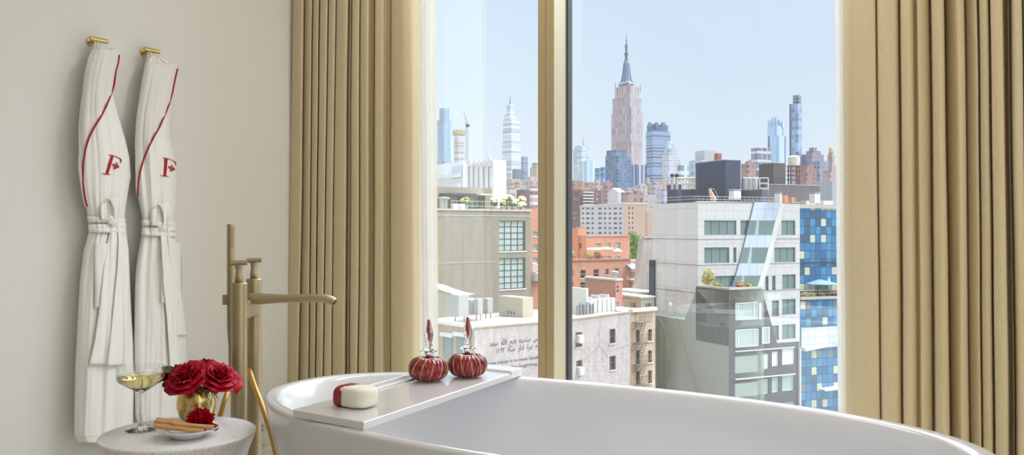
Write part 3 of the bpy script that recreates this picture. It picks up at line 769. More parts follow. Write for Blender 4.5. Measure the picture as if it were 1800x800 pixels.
def rose(loc, ax, R0, label, m, seed, name='rose', hgt=1.0, group=None, stem_to=None):
    rnd = random.Random(seed); b = MB(); loc = Vector(loc); ax = Vector(ax).normalized()
    T = thing(name, loc, label, 'rose')
    layers = [(3, .20, .80, .0, 2.8, 0), (3, .30, .84, .04, 2.6, .1), (4, .42, .84, .10, 2.2, .3), (5, .56, .80, .22, 1.9, .6), (5, .72, .70, .42, 1.7, .9), (6, .88, .55, .65, 1.5, 1.1), (6, 1.0, .36, .95, 1.35, 1.2)]
    a0 = rnd.uniform(0, 6)
    for i, (n_, rr, hh, op, w, cu) in enumerate(layers):
        for k in range(n_):
            a = a0+i*.9+2*pi*k/n_+rnd.uniform(-.12, .12)
            petal(b, loc, ax, a, R0*rr*rnd.uniform(.94, 1.06), R0*1.05*hh*hgt*rnd.uniform(.93, 1.07), op, w, cu*rnd.uniform(.7, 1.2), rnd)
    o = b.build('petals', m, T, smooth=True); o.modifiers.new('s', 'SOLIDIFY').thickness = .0006
    sb = MB()
    for k in range(5):
        a = 2*pi*k/5+seed; x = ax.orthogonal().normalized(); y = ax.cross(x)
        def sp(u, v, a=a):
            d = x*cos(a)+y*sin(a); t = d.cross(ax)
            return loc+d*(.004+.028*v)+t*(u-.5)*.009*(1-v)**.7-ax*(.002+.018*v*v)
        sb.grid(sp, 2, 8)
    e = stem_to or (vs+Vector((0, 0, .02)))
    sb.tube(smooth_path([loc-ax*.001, loc-ax*.018+(vs+Vector((0, 0, .06))-loc)*.25, Vector((vs.x+(loc.x-vs.x)*.35, vs.y+(loc.y-vs.y)*.35, vs.z+.082)), Vector((vs.x, vs.y, vs.z+.03))], 4), .0022, 8)
    sb.build('stem', M_stem, T, smooth=True)
    return T
def vpos(x, y, dD=0): return at(x, y, vs.y+dD)
rose(vpos(331, 668, -.035), (-.22, -.62, .85), .048, 'large open crimson rose at the front left of the gold vase', M_rose, 3)
rose(vpos(383, 668, -.02), (.42, -.40, .85), .045, 'open crimson rose leaning right over the rim of the gold vase', M_rose, 8)
rose(vpos(361, 658, .035), (.05, -.15, 1), .045, 'crimson rose at the back of the bunch, standing highest', M_rose2, 14)
rose(vpos(309, 664, .01), (-.75, -.1, .6), .026, 'small dark crimson rosebud at the far left of the bunch', M_rose2, 21, hgt=1.5)
T = thing('rose_leaf', vpos(299, 652), 'green serrated rose leaf poking out left of the roses', 'leaf')
def lf(c, d, up, L_, w):
    d = d.normalized(); s = d.cross(up).normalized()
    return lambda u, v: c+d*L_*v+s*(u-.5)*2*w*sin(pi*min(1, v*.92+.06))**.8*(1+.08*sin(v*60))+up*(-.25*L_*v*v+abs(u-.5)*w*.5)
b = MB().grid(lf(vpos(304, 654, -.02), V(-1, -.15, .55), V(.25, -.75, .55), .030, .011), 8, 16)
o = b.build('leaf_blade', M_leaf, T, smooth=True); o.modifiers.new('s', 'SOLIDIFY').thickness = .0005
MB().tube([vpos(304, 654, -.02), vpos(318, 672, -.01), vs+V(0, 0, .06)], .0013, 6).build('leaf_stalk', M_stem, T)
T = thing('rose_sprig', vpos(368, 690), 'wispy green sepals and twigs hanging over the front of the gold vase rim', 'sprig')
b = MB()
for (p, q, r_) in (((362, 684), (371, 690), (373, 700)), ((364, 684), (376, 690), (384, 703)), ((366, 686), (365, 692), (361, 699)), ((358, 683), (352, 687), (349, 684)), ((368, 684), (380, 688), (377, 694)), ((366, 685), (368, 694), (369, 698))):
    b.tube(smooth_path([vpos(p[0], p[1], -.045), vpos(q[0], q[1], -.055), vpos(r_[0], r_[1], -.058)], 4), [.0016]*4+[.0014]*3+[.0009, .0004], 6)
b.build('sepals', M_stem, T, smooth=True)

# plate
M_porc = mat('white_porcelain', srgb(238, 238, 238), .15, var=.01, coat=.4)
pc = tabxy(331, 768)
o = MB().lathe(pc, [(0, .0005), (.038, .0005), (.040, .003), (.052, .010), (.066, .0185), (.0735, .0225), (.0745, .0240), (.0735, .0245), (.064, .0205), (.050, .0125), (.038, .0065), (0, .0055)], 72).build('plate', M_porc, smooth=True)
tag(o, 'small white porcelain dish holding wooden sticks and a red dahlia', 'dish')
# palo santo sticks
def wood():
    m = bpy.data.materials.new('palo_santo'); n, l, b = nt(m)
    tc = n.new('ShaderNodeTexCoord'); mp = n.new('ShaderNodeMapping'); mp.inputs['Scale'].default_value = (14, 160, 160); l.new(tc.outputs['Object'], mp.inputs[0])
    nz = n.new('ShaderNodeTexNoise'); nz.inputs['Scale'].default_value = 1; nz.inputs['Detail'].default_value = 5; l.new(mp.outputs[0], nz.inputs[0])
    cr = n.new('ShaderNodeValToRGB'); e = cr.color_ramp.elements; e[0].position = .35; e[0].color = srgb(168, 118, 66); e[1].position = .68; e[1].color = srgb(216, 176, 118)
    l.new(nz.outputs['Fac'], cr.inputs[0]); l.new(cr.outputs[0], b.inputs['Base Color']); b.inputs['Roughness'].default_value = .6
    return m
M_wood = wood()
def stick(p, q, w, h, label, roll=0):
    p, q = Vector(p), Vector(q); L_ = (q-p).length
    b = MB(); rnd = random.Random(int(L_*1e5))
    # slightly irregular square bar along local x
    def fn(u, v):
        a = 2*pi*(u+.125); k = 1+.05*noise.noise(Vector((v*4, u*3, L_*50)))
        return Vector((L_*v, sup(cos(a), 6)*w/2*k, sup(sin(a), 6)*h/2*k))
    b.grid(fn, 24, 8, cu=True)
    b.face([fn(i/24, 0) for i in range(24)]); b.face([fn(i/24, 1) for i in range(24)][::-1])
    o = b.build('wood_stick', M_wood, autos=40)
    o.data.transform(Matrix.Translation(OFF[o.name]))
    d = (q-p).normalized(); s = Vector((0, 0, 1)).cross(d).normalized(); up = d.cross(s)
    o.matrix_world = Matrix.Translation(p) @ Matrix((d, s, up)).transposed().to_4x4() @ Matrix.Rotation(R(roll), 4, 'X')
    tag(o, label, 'wood stick', 'sticks on the dish'); return o
PD = pc.y
stick(at(271.5, 749, PD-.045), at(359, 757.5, PD-.030), .013, .0115, 'thick wooden stick lying lowest and frontmost across the dish')
stick(at(272.5, 741.5, PD-.020), at(350, 750, PD-.010), .013, .0115, 'wooden stick lying behind the front one and under the top stick')
stick(at(276, 738, PD+.012), at(331, 745, PD+.010), .012, .010, 'short wooden stick at the back of the bundle')
stick(at(304.5, 746, PD-.036), at(375.5, 751.5, PD-.022), .011, .0095, 'pale wooden stick resting on top, pointing at the dahlia', 8)
# dahlia
dc = at(352.5, 738.5, PD+.012)
T = thing('dahlia', dc, 'round crimson dahlia bloom lying on the right of the white dish', 'dahlia')
b = MB(); rnd = random.Random(5); dax = V(.05, -.6, .8).normalized(); x_ = dax.orthogonal().normalized(); y_ = dax.cross(x_)
for k in range(120):
    t = (k+.5)/120; th = math.acos(1-1.35*t); a = k*2.39996
    d = (dax*cos(th)+(x_*cos(a)+y_*sin(a))*sin(th)).normalized(); s = d.cross(dax).normalized() if t > .001 else x_; up = s.cross(d)
    L_ = .037*(.84+.18*t)*(1-.09*(k % 3)); w = .0034+.0034*t
    def pf(u, v, d=d, s=s, up=up, L_=L_, w=w, t=t):
        q = abs(u-.5)*2
        return dc+d*(L_*(.25+.75*v))+s*(u-.5)*2*w*(sin(pi*(.12+v*.84))**.7)-up*(.0045*(1-q*q)*(1-v*.2))+up*(.003*v*v)-Vector((0, 0, 0))
    b.grid(pf, 4, 6)
o = b.build('petals', M_dahl, T, smooth=True)
# dark bead-like bud beside the dahlia
bp_ = at(378.5, 751, PD+.01)
o = MB().grid(lambda u, v: bp_+Vector((.0085*cos(2*pi*u)*sin(pi*v), .0085*sin(2*pi*u)*sin(pi*v), .009*cos(pi*v)+.0008*sin(2*pi*u*5)*sin(pi*v))), 30, 14, cu=True).build('dried_berry', mat('berry', srgb(120, 44, 46), .5, var=.2, vscale=120), smooth=True)
tag(o, 'small round dark red berry at the right rim of the white dish', 'berry')
HAZE = .0004
# ================================================================ THE CITY OUTSIDE
GZ = -36.0
class Blk:
    """a building with a vertical corner nearest the camera: right face along er, left face along el (all real metres)"""
    def __init__(s, xc, D, xr, xl, ytop, th=65.5, zb=GZ, depth=None):
        s.C = Vector(((xc-900)/FPX*D, D, 0)); t = R(th)
        s.er = Vector((sin(t), cos(t), 0)); s.el = Vector((-cos(t), sin(t), 0))
        def ln(d, x):
            k = (x-900)/FPX; return (k*s.C.y-s.C.x)/(d.x-k*d.y)
        s.a = ln(s.er, xr) if xr is not None else depth; s.b = ln(s.el, xl) if xl is not None else depth
        s.zt = CAMZ+(400-ytop)/FPX*D; s.zb = zb
        s.FR = (s.C, s.er, Vector((cos(t), -sin(t), 0))); s.FL = (s.C, s.el, Vector((-sin(t), -cos(t), 0)))
        s.FT = s.FR
    def fp(s, x, y, face='R', d=0.0):
        O, u, n = s.FR if face == 'R' else s.FL
        dr = Vector(((x-900)/FPX, 1, (400-y)/FPX)); q = O+n*d; k = q.dot(n)/dr.dot(n)
        p = dr*k; return (p-O).dot(u), p.z+CAMZ
    def rect(s, x0, x1, y0, y1, face='R'):
        xm, ym = (x0+x1)/2, (y0+y1)/2
        a = s.fp(x0, ym, face)[0]; b = s.fp(x1, ym, face)[0]; return (min(a, b), max(a, b), s.fp(xm, y1, face)[1], s.fp(xm, y0, face)[1])
    def pt(s, x, back, z, face='R'):
        O, u, n = s.FR if face == 'R' else s.FL
        return O+u*s.fp(x, 400, face, -back)[0]-n*back+Vector((0, 0, z))
    def base(s): return s.C+s.er*s.a/2+s.el*s.b/2+Vector((0, 0, s.zb))
    def shell(s, b, hr=(), hl=(), depth=.3, mr=None, ml=None, mroof=None, par=.0):
        z1 = s.zt
        if mr: b.use(mr)
        b.holes(s.FR, 0, s.a, s.zb, z1, list(hr), depth)
        if ml: b.use(ml)
        b.holes(s.FL, 0, s.b, s.zb, z1, list(hl), depth)
        c = [s.C, s.C+s.er*s.a, s.C+s.er*s.a+s.el*s.b, s.C+s.el*s.b]; Z = lambda z: Vector((0, 0, z))
        for i, L_ in ((1, s.b), (2, s.a)):
            b.face([c[i]+Z(s.zb), c[i+1]+Z(s.zb), c[i+1]+Z(z1), c[i]+Z(z1)], [(0, s.zb), (L_, s.zb), (L_, z1), (0, z1)])
        if mroof: b.use(mroof)
        b.face([q+Z(z1-par) for q in c])
        return b

def mathn(n, l, op, *a):
    x = n.new('ShaderNodeMath'); x.operation = op
    for i, q in enumerate(a):
        if isinstance(q, (int, float)): x.inputs[i].default_value = q
        else: l.new(q, x.inputs[i])
    return x.outputs[0]
def facade(name, wall, glass, du, dz, fu=.55, fz=.5, glass2=None, rough=.6, grough=.15, band=0, gmet=0):
    """wall with a regular grid of windows: du,dz spacing in metres, fu,fz window share"""
    if name in MATS: return MATS[name]
    m = bpy.data.materials.new(name); n, l, b = nt(m)
    uv = n.new('ShaderNodeUVMap'); sp = n.new('ShaderNodeSeparateXYZ'); l.new(uv.outputs[0], sp.inputs[0])
    U = mathn(n, l, 'DIVIDE', sp.outputs[0], du); W_ = mathn(n, l, 'DIVIDE', sp.outputs[1], dz)
    a = mathn(n, l, 'LESS_THAN', mathn(n, l, 'FRACT', U), fu); c = mathn(n, l, 'LESS_THAN', mathn(n, l, 'FRACT', W_), fz)
    msk = mathn(n, l, 'MULTIPLY', a, c)
    cb = n.new('ShaderNodeCombineXYZ'); l.new(mathn(n, l, 'FLOOR', U), cb.inputs[0]); l.new(mathn(n, l, 'FLOOR', W_), cb.inputs[1])
    wn = n.new('ShaderNodeTexWhiteNoise'); wn.noise_dimensions = '2D'; l.new(cb.outputs[0], wn.inputs['Vector'])
    g = n.new('ShaderNodeMix'); g.data_type = 'RGBA'; g.inputs['A'].default_value = glass
    g.inputs['B'].default_value = glass2 or tuple(min(1, q*2.2+.03) for q in glass[:3])+(1,)
    l.new(mathn(n, l, 'POWER', wn.outputs['Value'], 1.6), g.inputs['Factor'])
    tc = n.new('ShaderNodeTexCoord'); nz = n.new('ShaderNodeTexNoise'); nz.inputs['Scale'].default_value = .12; nz.inputs['Detail'].default_value = 6; l.new(tc.outputs['Object'], nz.inputs[0])
    w0 = n.new('ShaderNodeMix'); w0.data_type = 'RGBA'; l.new(nz.outputs['Fac'], w0.inputs['Factor']); w0.inputs['A'].default_value = tuple(q*.86 for q in wall[:3])+(1,); w0.inputs['B'].default_value = tuple(min(1, q*1.14) for q in wall[:3])+(1,)
    mx = n.new('ShaderNodeMix'); mx.data_type = 'RGBA'; l.new(msk, mx.inputs['Factor']); l.new(w0.outputs['Result'], mx.inputs['A']); l.new(g.outputs['Result'], mx.inputs['B'])
    l.new(mx.outputs['Result'], b.inputs['Base Color'])
    l.new(mathn(n, l, 'MULTIPLY_ADD', msk, grough-rough, rough), b.inputs['Roughness'])
    if gmet: l.new(mathn(n, l, 'MULTIPLY', msk, gmet), b.inputs['Metallic'])
    MATS[name] = m; return m
def panels(name, col, line, du, dz, w=.035, rough=.35, var=.04, offu=0, offz=0):
    if name in MATS: return MATS[name]
    m = bpy.data.materials.new(name); n, l, b = nt(m)
    uv = n.new('ShaderNodeUVMap'); sp = n.new('ShaderNodeSeparateXYZ'); l.new(uv.outputs[0], sp.inputs[0])
    U = mathn(n, l, 'DIVIDE', mathn(n, l, 'ADD', sp.outputs[0], offu), du); W_ = mathn(n, l, 'DIVIDE', mathn(n, l, 'ADD', sp.outputs[1], offz), dz)
    msk = mathn(n, l, 'MAXIMUM', mathn(n, l, 'LESS_THAN', mathn(n, l, 'FRACT', U), w/du), mathn(n, l, 'LESS_THAN', mathn(n, l, 'FRACT', W_), w/dz))
    cb = n.new('ShaderNodeCombineXYZ'); l.new(mathn(n, l, 'FLOOR', U), cb.inputs[0]); l.new(mathn(n, l, 'FLOOR', W_), cb.inputs[1])
    wn = n.new('ShaderNodeTexWhiteNoise'); wn.noise_dimensions = '2D'; l.new(cb.outputs[0], wn.inputs['Vector'])
    g = n.new('ShaderNodeMix'); g.data_type = 'RGBA'; l.new(wn.outputs['Value'], g.inputs['Factor']); g.inputs['A'].default_value = tuple(q*(1-var) for q in col[:3])+(1,); g.inputs['B'].default_value = tuple(min(1, q*(1+var)) for q in col[:3])+(1,)
    mx = n.new('ShaderNodeMix'); mx.data_type = 'RGBA'; l.new(msk, mx.inputs['Factor']); l.new(g.outputs['Result'], mx.inputs['A']); mx.inputs['B'].default_value = line
    l.new(mx.outputs['Result'], b.inputs['Base Color']); b.inputs['Roughness'].default_value = rough
    MATS[name] = m; return m
def brick(name, c1, c2, mort, rough=.85, stain=.18, bw=.24, bh=.08, sscale=.25):
    if name in MATS: return MATS[name]
    m = bpy.data.materials.new(name); n, l, b = nt(m)
    uv = n.new('ShaderNodeUVMap'); bt = n.new('ShaderNodeTexBrick'); l.new(uv.outputs[0], bt.inputs['Vector'])
    bt.inputs['Scale'].default_value = 1; bt.inputs['Brick Width'].default_value = bw; bt.inputs['Row Height'].default_value = bh; bt.inputs['Mortar Size'].default_value = .012
    bt.inputs['Color1'].default_value = c1; bt.inputs['Color2'].default_value = c2; bt.inputs['Mortar'].default_value = mort
    mp = n.new('ShaderNodeMapping'); l.new(uv.outputs[0], mp.inputs[0]); mp.inputs['Scale'].default_value = (1.6, .35, 1)
    nz = n.new('ShaderNodeTexNoise'); nz.inputs['Scale'].default_value = sscale*3; nz.inputs['Detail'].default_value = 7; nz.inputs['Roughness'].default_value = .65; l.new(mp.outputs[0], nz.inputs[0])
    hv = n.new('ShaderNodeHueSaturation'); l.new(bt.outputs[0], hv.inputs['Color'])
    mr = n.new('ShaderNodeMapRange'); mr.inputs['From Min'].default_value = .3; mr.inputs['From Max'].default_value = .7; mr.inputs['To Min'].default_value = 1-stain; mr.inputs['To Max'].default_value = 1+stain; l.new(nz.outputs['Fac'], mr.inputs['Value']); l.new(mr.outputs[0], hv.inputs['Value'])
    l.new(hv.outputs[0], b.inputs['Base Color']); b.inputs['Roughness'].default_value = rough
    MATS[name] = m; return m
def plain(name, col, rough=.7, **k): return mat(name, col, rough, var=k.pop('var', .06), vscale=k.pop('vscale', .6), **k)

M_gl = mat('dark_window_glass', srgb(58, 70, 80), .12, var=.3, vscale=.5)
M_gl2 = mat('green_grey_glass', srgb(112, 134, 132), .18, var=.18, vscale=.4)
M_gl3 = mat('curtained_glass', srgb(168, 184, 178), .3, var=.12, vscale=.6)
M_frm = plain('white_frame', srgb(225, 225, 222), .6)
M_dfrm = plain('dark_frame', srgb(56, 58, 62), .6)
M_roofl = plain('pale_roof', srgb(162, 153, 138), .9, var=.15)
M_roofd = plain('grey_roof', srgb(150, 148, 144), .9, var=.15)
M_conc = plain('concrete', srgb(186, 180, 172), .9, var=.12, vscale=.5)
M_white = plain('white_metal', srgb(214, 213, 208), .5)
M_metal = plain('galvanised', srgb(164, 165, 164), .45)
M_dark = panels('dark_slate_panels', srgb(60, 68, 92), srgb(50, 56, 76), 1.6, 4.2, .06, .5, .08)
M_green = mat('foliage', srgb(108, 142, 62), .8, var=.4, vscale=1.4)
M_grass = mat('dry_planting', srgb(186, 178, 96), .8, var=.35, vscale=3)
M_cream = mat('cream_blossom', srgb(236, 232, 190), .8, var=.1, vscale=6)

def window(B, root, face, h, depth=.28, cols=2, rows=1, fr=None, gl=None, sill=None, name='window', fw=.06):
    """a framed window set back in the hole h=(s0,s1,z0,z1) of a face"""
    F = B.FR if face == 'R' else B.FL; s0, s1, z0, z1 = h
    b = MB(); b.use(gl or M_gl).fbox(F, s0, s1, -depth-.05, -depth, z0, z1)
    b.use(fr or M_dfrm)
    for k in range(cols+1):
        x = lerp(s0, s1, k/cols); x = min(max(x, s0+fw/2), s1-fw/2); b.fbox(F, x-fw/2, x+fw/2, -depth, -depth+.06, z0, z1)
    for k in range(rows+1):
        z = lerp(z0, z1, k/rows); z = min(max(z, z0+fw/2), z1-fw/2); b.fbox(F, s0, s1, -depth, -depth+.06, z-fw/2, z+fw/2)
    if sill: b.use(sill).fbox(F, s0-.1, s1+.1, -depth, .08, z0-.12, z0)
    return b.build(name, None, root)

# ---------------------------------------------------------------- ground of the city
b = MB(); b.face([Vector((-3500, 25, GZ)), Vector((3500, 25, GZ)), Vector((5000, 9000, GZ)), Vector((-5000, 9000, GZ))])
o = b.build('ground_city', plain('street_asphalt', srgb(150, 148, 146), .9, var=.1, vscale=.02)); o['kind'] = 'structure'

# ---------------------------------------------------------------- far towers
def tower(name, label, cx, D, th, ratio, tiers, m, cat='tower', roofm=None, group=None):
    """tiers: (y_bottom, y_top, width_px, shift_px) - stacked boxes about one axis"""
    t = R(th); er = Vector((sin(t), cos(t), 0)); el = Vector((-cos(t), sin(t), 0)); k = (cx-900)/FPX
    ar = abs(er.x-k*er.y); al = abs(el.x-k*el.y); cen = Vector((k*D, D, 0))
    T = thing(name, cen+Vector((0, 0, GZ)), label, cat, group)
    for i, tr in enumerate(tiers):
        yb, yt, wp = tr[:3]; sh = tr[3] if len(tr) > 3 else 0; mm = tr[4] if len(tr) > 4 and tr[4] else m
        w = wp*D/FPX; a = w/(ar+ratio*al); c = a*ratio
        zb = GZ if yb is None else CAMZ+(400-yb)/FPX*D; zt = CAMZ+(400-yt)/FPX*D
        cc = cen+Vector((sh*D/FPX, 0, 0)); C = cc-er*a/2-el*c/2
        B = Blk(900, 1, None, None, 0, th, zb, 1); B.C = C; B.a = a; B.b = c; B.zt = zt
        B.FR = (C, er, B.FR[2]); B.FL = (C, el, B.FL[2])
        bb = MB(); B.shell(bb, mr=mm, ml=mm, mroof=roofm or M_roofd)
        bb.build('tower_block' if i == 0 else 'setback', None, T)
    return T, cen
def haze(c, D):  # identity: blue glass colours below are already muted for haze
    return c
F_esb = facade('limestone_grid', srgb(194, 176, 174), srgb(150, 144, 156), 5.6, 14, .42, .86)
F_esb2 = facade('limestone_piers', srgb(202, 184, 178), srgb(150, 146, 158), 6.0, 20, .40, .9)
F_blue = facade('blue_bands', srgb(176, 184, 198), srgb(112, 134, 162), 200, 4.6, 1.0, .52)
F_blue2 = facade('blue_curtain_wall', srgb(120, 148, 178), srgb(98, 132, 168), 5, 5, .8, .75, grough=.2)
F_pale = facade('pale_glass_grid', srgb(204, 212, 222), srgb(160, 182, 204), 6, 6, .7, .62)
F_pale2 = facade('silver_glass_bands', srgb(206, 210, 218), srgb(176, 188, 202), 300, 7, 1.0, .6)
F_slab = facade('grey_slab_bands', srgb(150, 158, 176), srgb(120, 132, 156), 300, 5, 1.0, .5)
F_tan = facade('tan_grid', srgb(206, 188, 172), srgb(136, 130, 136), 5.5, 5, .42, .5)
F_brown = facade('rose_brick_grid', srgb(186, 150, 142), srgb(120, 112, 122), 5, 4.5, .45, .45)
F_purple = facade('plum_brick_grid', srgb(142, 110, 116), srgb(96, 92, 108), 4.2, 3.4, .42, .45, srgb(190, 190, 200))
F_white = facade('white_grid', srgb(226, 224, 226), srgb(150, 156, 170), 5, 4.6, .5, .45)
F_orange = facade('terracotta_grid', srgb(206, 156, 132), srgb(130, 122, 130), 5, 4.6, .4, .45)
F_stripe = facade('vertical_stripes', srgb(216, 218, 226), srgb(84, 94, 122), 7.5, 300, .62, 1.0)
F_gstr = facade('glass_vertical_fins', srgb(214, 222, 230), srgb(128, 152, 178), 7.2, 300, .62, 1.0)
F_gstr2 = facade('glass_fins_slender', srgb(172, 186, 204), srgb(128, 146, 172), 5.5, 6.5, .7, .8)

# Empire-style stepped limestone tower with mast
T, cen = tower('limestone_skyscraper', 'very tall stepped limestone skyscraper with a long antenna spire right of the mullion', 1102, 1800, 42, 1.15,
      [(None, 201, 55), (201, 174, 51), (174, 154, 42, 0, F_esb2), (154, 147, 28, -1, F_esb2)], F_esb, 'skyscraper')
M_slate = plain('steel_blue_mast', srgb(128, 146, 170), .45, var=.1, vscale=.05); M_ant = plain('antenna_steel', srgb(120, 126, 138), .5)
z_ = lambda y: CAMZ+(400-y)/FPX*1800
c0 = cen+Vector((-1.2, 0, 0))
mb = MB().lathe(c0, [(16, z_(149)), (14, z_(147)), (10, z_(144.5)), (8.4, z_(139)), (7.0, z_(126)), (5.8, z_(114)), (5.4, z_(111)), (5.0, z_(109)), (3.4, z_(106)), (0, z_(105.5))], 16)
for k in range(4):
    a = R(42+45+k*90); u = Vector((cos(a), sin(a), 0)); mb.prism((c0, u, Vector((-u.y, u.x, 0))), [(4, z_(148)), (16, z_(148)), (11.5, z_(142)), (9.0, z_(132)), (6.4, z_(112)), (4, z_(110))], -1.8, 1.8)
mb.build('mooring_mast', M_slate, T, label='blue-grey winged mast')
MB().tube([c0+V(0, 0, z_(y)) for y in (107, 104, 103, 98, 97, 93, 92, 84, 83, 78, 77, 70, 69, 58)], [4.2, 4.2, 3.0, 3.0, 4.0, 4.0, 2.6, 2.4, 3.0, 2.6, 1.4, 1.2, .6, .4], 10).build('antenna', M_ant, T, label='dark tapering antenna')
# corner piers at the shoulders
for sx, yy in ((-22.5, 160), (20.5, 164)):
    MB().box((cen.x+sx*1.2, cen.y-25, z_(yy-5)), (1.6, 1.6, 15), R(48)).build('shoulder_pylon', F_esb2, T)

T, cen = tower('pinnacle_glass_tower', 'tapering silver glass skyscraper with a needle spire in the left pane', 899, 2400, 45, 1.0,
      [(None, 290, 33.5), (290, 255, 32), (255, 228, 30.5), (228, 212, 29, 0), (212, 202, 20, -2.5), (202, 184, 12.5, -2)], F_pale2, 'skyscraper')
zz = lambda y: CAMZ+(400-y)/FPX*2400
MB().tube([cen+V(-2.5*1.6, 0, zz(185)), cen+V(-4, 0, zz(178)), cen+V(-4, 0, zz(167))], [2.2, 1.2, .5], 8).build('spire', M_ant, T)
tower('stepped_glass_tower', 'tall blue-grey glass tower with a stepped top next to the left sheer curtain', 781, 1500, 45, 1.0, [(None, 212, 26), (212, 191, 17, 0)], facade('teal_fins', srgb(170, 186, 204), srgb(128, 154, 182), 8, 60, .6, .95), 'tower')
T, cen = tower('unfinished_tower', 'tower under construction with netted tan crown, between stepped glass tower and crane', 807, 1450, 45, .9, [(None, 237, 18), (238, 229, 23, 0, plain('tan_netting', srgb(196, 184, 138), .9))], facade('open_floors', srgb(206, 202, 198), srgb(168, 166, 170), 300, 5.5, 1.0, .45))
# tower crane
Tc = thing('tower_crane', at(820.5, 400, 1430)*1.0+V(0, 0, GZ-CAMZ), 'thin white tower crane with raised jib behind the unfinished tower', 'crane')
z2 = lambda y: CAMZ+(400-y)/FPX*1430
p = at(820.5, 400, 1430)
def lattice(b, a, c, w, n_):
    d = (c-a); ax = d.normalized(); x = ax.cross(V(0, 1, 0)).normalized(); y = ax.cross(x)
    cs = [(x+y)*w, (x-y)*w, (-x-y)*w, (y-x)*w]
    for q in cs: b.cyl(a+q, c+q, w*.22, seg=4)
    for i in range(n_):
        for k in range(4): b.cyl(a+d*i/n_+cs[k], a+d*(i+1)/n_+cs[(k+1) % 4], w*.14, seg=4)
b = MB(); lattice(b, V(p.x, p.y, GZ), V(p.x, p.y, z2(215)), 1.7, 30); b.build('mast', M_metal, Tc)
b = MB(); lattice(b, V(p.x+1, p.y, z2(220)), V(p.x-4.5, p.y, z2(197)), 1.1, 10); b.build('jib', M_metal, Tc)
MB().box((p.x+1.5, p.y, z2(221)), (6, 4, 4)).build('cab', M_dark, Tc)
tower('grey_slab_tower', 'plain grey slab tower standing close right of the needle-spired glass skyscraper', 922, 2000, 50, .6, [(None, 276, 12)], F_slab)
T, cen = tower('domed_tower', 'tan masonry tower with a small green dome just left of the mullion', 942, 1500, 45, 1.0, [(None, 295, 21), (295, 290, 15)], F_tan)
zd = lambda y: CAMZ+(400-y)/FPX*1500
MB().lathe(cen, [(6.5, zd(290)), (6.5, zd(288)), (5.5, zd(286)), (3.2, zd(284.5)), (0, zd(284))], 20).build('dome', plain('copper_green', srgb(132, 170, 148), .6), T)
T, cen = tower('white_office_tower', 'small white office tower with a thin rooftop aerial right of the mullion', 1022.5, 1700, 45, .8, [(None, 262, 29), (262, 257, 24)], F_pale)
MB().cyl(cen+V(3, 0, CAMZ+(400-258)/FPX*1700), cen+V(3, 0, CAMZ+(400-240)/FPX*1700), .7, .3, 6).build('aerial', M_ant, T)
tower('mirror_glass_tower', 'blue and white mirrored tower in front of the white office tower', 1033, 1500, 62, 1.4, [(None, 283, 25)], facade('mirror_blue', srgb(198, 208, 220), srgb(146, 168, 192), 11, 300, .5, 1.0))
tower('slim_blue_tower', 'slim slate-blue tower between the mirrored tower and dark glass block', 1052, 1900, 45, 1, [(None, 296, 13)], F_slab)
tower('narrow_grey_tower', 'narrow grey tower touching the dark glass block on its left', 1060, 1700, 45, 1, [(None, 294, 9)], F_blue2)
tower('dark_glass_block', 'broad blue-grey glass block at the foot of the limestone skyscraper', 1087, 1200, 52, .9, [(None, 275, 46), (275, 265, 34, -4)], facade('dark_blue_grid', srgb(128, 144, 168), srgb(94, 118, 150), 4.6, 4.6, .72, .7, srgb(150, 170, 196)))
tower('striped_block', 'low block with dark and white vertical stripes right of the dark glass block', 1123, 1250, 60, .7, [(None, 290, 27)], F_stripe)
T, cen = tower('blue_banded_tower', 'tall blue banded tower with a notched crown right of the limestone skyscraper', 1157, 1300, 66, .6, [(None, 232, 43), (233, 220, 37, -1.5, plain('blue_crown', srgb(128, 150, 180), .5))], F_blue)
for sx in (-15, -5, 5): MB().box((cen.x+sx, cen.y-14, CAMZ+(400-222)/FPX*1300), (5, 3, 8), R(24)).build('crown_fin', M_slate, T)
tower('white_setback_tower', 'white stepped tower in front of the blue banded tower', 1180, 1150, 62, .7, [(None, 272, 33, 0, None), (272, 262, 26, 0, F_pale), (262, 254, 17, -2, F_pale), (254, 249, 10, -2, F_pale)], facade('white_fine_grid', srgb(222, 220, 224), srgb(160, 162, 176), 4.2, 3.9, .45, .5))
tower('grey_hilltop_block', 'pale grey block with water tank roof left of the navy rooftop box', 1240, 900, 62, .8, [(None, 283, 58), (284, 266, 40, 2, plain('pale_stucco', srgb(204, 202, 204), .8))], facade('mixed_glass', srgb(206, 210, 216), srgb(130, 156, 184), 7, 7, .6, .55))
tower('mauve_grid_block', 'broad mauve and white gridded block left of the glass-finned tower', 1338, 1000, 65, .5, [(None, 261, 35)], facade('mauve_grid', srgb(226, 224, 228), srgb(134, 128, 150), 7.5, 10, .86, .72, srgb(170, 180, 200)))
T, cen = tower('finned_glass_tower', 'blue and white finned glass tower with a jagged crown on the right', 1364, 1250, 50, .9, [(None, 240, 33, 2), (240, 222, 27, -1)], F_gstr)
for dx, hh, w_ in ((-7, 212, 5), (-2, 207, 5), (3, 211, 4), (7, 214, 4)):
    zq = CAMZ+(400-hh)/FPX*1250; zb_ = CAMZ+(400-224)/FPX*1250; MB().box((cen.x+dx, cen.y, (zq+zb_)/2), (w_, 8, zq-zb_), R(35)).build('crown_blade', F_gstr, T)
MB().cyl(cen+V(-6, 0, CAMZ+(400-211)/FPX*1250), cen+V(2, 0, CAMZ+(400-205)/FPX*1250), .5, seg=5).build('roof_crane', M_ant, T)
